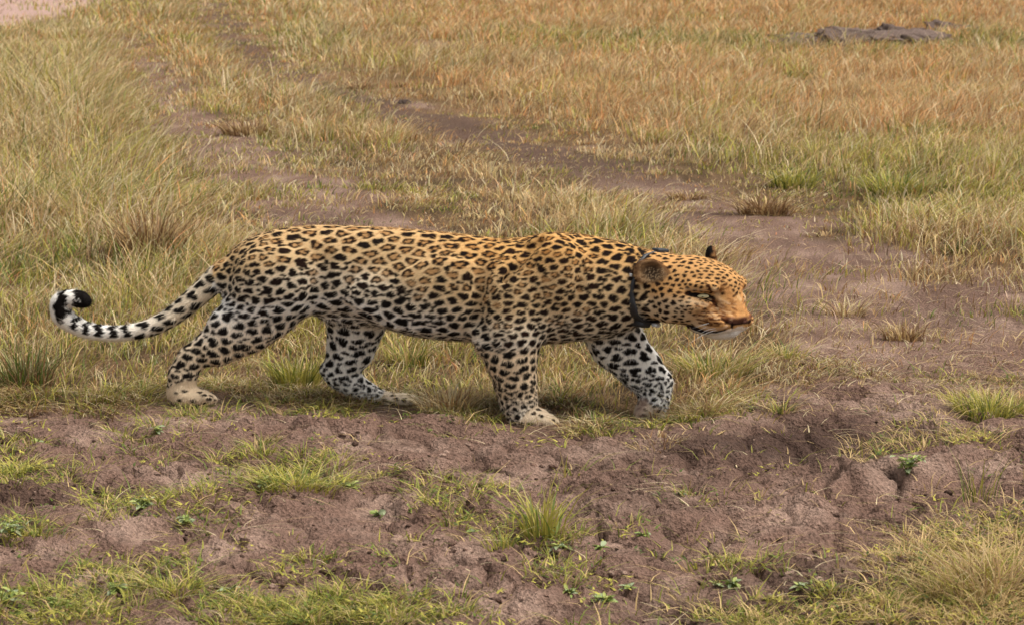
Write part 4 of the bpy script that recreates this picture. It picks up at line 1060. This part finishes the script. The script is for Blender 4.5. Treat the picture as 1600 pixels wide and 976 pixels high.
# eyes
me_, n, l, p = new_mat('eye'); p.inputs['Roughness'].default_value = 0.08
at_ = n.new('ShaderNodeAttribute'); at_.attribute_name = 'col'; l.new(at_.outputs['Color'], p.inputs['Base Color'])
M_EYE = me_
def uv_sphere(nu=20, nv=12):
    V = [(math.sin(math.pi*j/nv)*math.cos(2*math.pi*i/nu), math.sin(math.pi*j/nv)*math.sin(2*math.pi*i/nu), math.cos(math.pi*j/nv)) for j in range(nv+1) for i in range(nu)]
    F = [(j*nu+i, j*nu+(i+1) % nu, (j+1)*nu+(i+1) % nu, (j+1)*nu+i) for j in range(nv) for i in range(nu)]
    return np.array(V), np.array(F)
SV, SF = uv_sphere()
eh = hit(1097, 463.5); ex, ey, ez = head_local(eh)
print('eye local', ex, ey, ez)
for s in (1, -1):
    lookx = np.array([0.62, 0.78*s, -0.05]); lookx /= np.linalg.norm(lookx)
    cth = SV@np.array([lookx[0], lookx[1], lookx[2]])
    ecol = np.where((cth > 0.965)[:, None], np.array([0.006, 0.006, 0.006]), np.where((cth > 0.1)[:, None], srgb(200, 190, 146), srgb(60, 50, 42)))
    Q = hp(ex+0.6 if s > 0 else ex-3.6, s*ey*(0.985 if s > 0 else 0.90), ez+(0.8 if s > 0 else 0))+(SV[:, [0]]*FX*6.4+SV[:, [1]]*FY*6.4+SV[:, [2]]*np.array([0, -3.5, 0]))
    link('eye', build_mesh('eye', to_world(Q)-OFF, SF, 4, ecol, True), M_EYE, root)
# whiskers
M_WH, n, l, p = new_mat('whisker_hair'); p.inputs['Base Color'].default_value = (0.75, 0.72, 0.66, 1)
for s in (1, -1):
    for k in range(6):
        a = hp(70-3*(k % 3), s*25.0, -46-4*(k//2)); b = a+(FX*-22+FY*s*16+np.array([0, 3+4*k, 0]))*rng.uniform(0.8, 1.2)
        mid = (a+b)/2+np.array([0, -3, 0]); q = 0.36
        V = np.array([a+(0, -q, 0), a+(0, q, 0), mid+(0, -q, 0), mid+(0, q, 0), b])
        link('whisker', build_mesh('whisker', to_world(V)-OFF, np.array([(0, 1, 3), (0, 3, 2), (2, 3, 4)]), 3), M_WH, root)
# collar: band on the neck
M_COL, n, l, p = new_mat('collar_webbing'); p.inputs['Base Color'].default_value = (0.012, 0.012, 0.013, 1); p.inputs['Roughness'].default_value = 0.5
M_MET, n, l, p = new_mat('collar_metal'); p.inputs['Base Color'].default_value = (0.62, 0.63, 0.62, 1); p.inputs['Roughness'].default_value = 0.35; p.inputs['Metallic'].default_value = 0.3
top, nearp, bot = T(1026, 388, 20), T(974, 450, 72), T(1013, 503, 34)
cen = (top+bot)/2; e1 = (bot-top)/2; e2 = nearp-cen
nn = np.cross(e1, e2); nn /= np.linalg.norm(nn)
if nn[0] < 0: nn = -nn
NA = 64; prof = [(-8, -2.5), (-7.0, 1.2), (7.0, 1.2), (8, -2.5)]
rings = []
def neck_pt(ph, lift=0.0):
    dr = e1*math.cos(ph)+e2*math.sin(ph); un = dr/np.linalg.norm(dr)
    ts = np.arange(20, 110, 0.5); fv_ = sample(cen+ts[:, None]*un); k = np.argmax(fv_ > 0)
    return un, ts[k]
rad = np.array([neck_pt(2*math.pi*k/NA)[1] for k in range(NA)])
lim = np.array([np.linalg.norm(e1*math.cos(2*math.pi*k/NA)+e2*math.sin(2*math.pi*k/NA)) for k in range(NA)])
rad = np.minimum(rad, lim*1.05)-1.0
for _ in range(4): rad = (np.roll(rad, 1)+2*rad+np.roll(rad, -1))/4
def collar_pt(k, off, lift):
    ph = 2*math.pi*k/NA; dr = e1*math.cos(ph)+e2*math.sin(ph); un = dr/np.linalg.norm(dr)
    return cen+un*(np.interp(k % NA, np.arange(NA+1), np.append(rad, rad[0]))+lift-3.2*smooth(0.55, 0.98, math.sin(ph))+0.5*math.sin(k*1.9)-0.4+1.8*min(math.cos(ph), 0))+nn*(off*(0.95+1.25*max(math.cos(ph), 0)**1.5)+0.8*math.sin(k*0.8))
V = np.array([collar_pt(k, o, h_+0.8) for k in range(NA) for o, h_ in prof]); m4 = len(prof)
F = np.array([(k*m4+j, k*m4+(j+1) % m4, ((k+1) % NA)*m4+(j+1) % m4, ((k+1) % NA)*m4+j) for k in range(NA) for j in range(m4)])
collar = link('collar', build_mesh('collar', to_world(V)-OFF, F, 4), M_COL, root)
def box_on(name, k, off, lift, su, sv, sn, mat):
    """small rounded box fixed on the band: su along the band, sv across it, sn thickness"""
    c0 = collar_pt(k, off, lift); a = collar_pt(k+0.5, off, lift)-collar_pt(k-0.5, off, lift); a /= np.linalg.norm(a)
    b = nn; c_ = np.cross(a, b); c_ /= np.linalg.norm(c_)
    Vb = SV.copy(); Vb = np.sign(Vb)*np.abs(Vb)**0.45; Vb /= np.abs(Vb).max()
    Q = c0+Vb[:, [0]]*a*su+Vb[:, [1]]*b*sv+Vb[:, [2]]*c_*sn
    return link(name, build_mesh(name, to_world(Q)-OFF, SF, 4, None, True), mat, collar)
box_on('tracking_box', 33, 2, 3.2, 13, 9, 4.5, M_COL)
box_on('battery_box', 3, 1, 2.5, 11, 13, 6, M_COL)
box_on('tag', 1.0, 10, 1.6, 6, 6, 3, M_MET)
box_on('buckle', 20, 0, 4.2, 2.6, 3.2, 1.6, M_MET)
for k in (9, 7, 5): box_on('rivet', k, -6, 2.6, 2.2, 4.0, 1.2, M_MET)
print('done', round(time.time()-T0, 1))
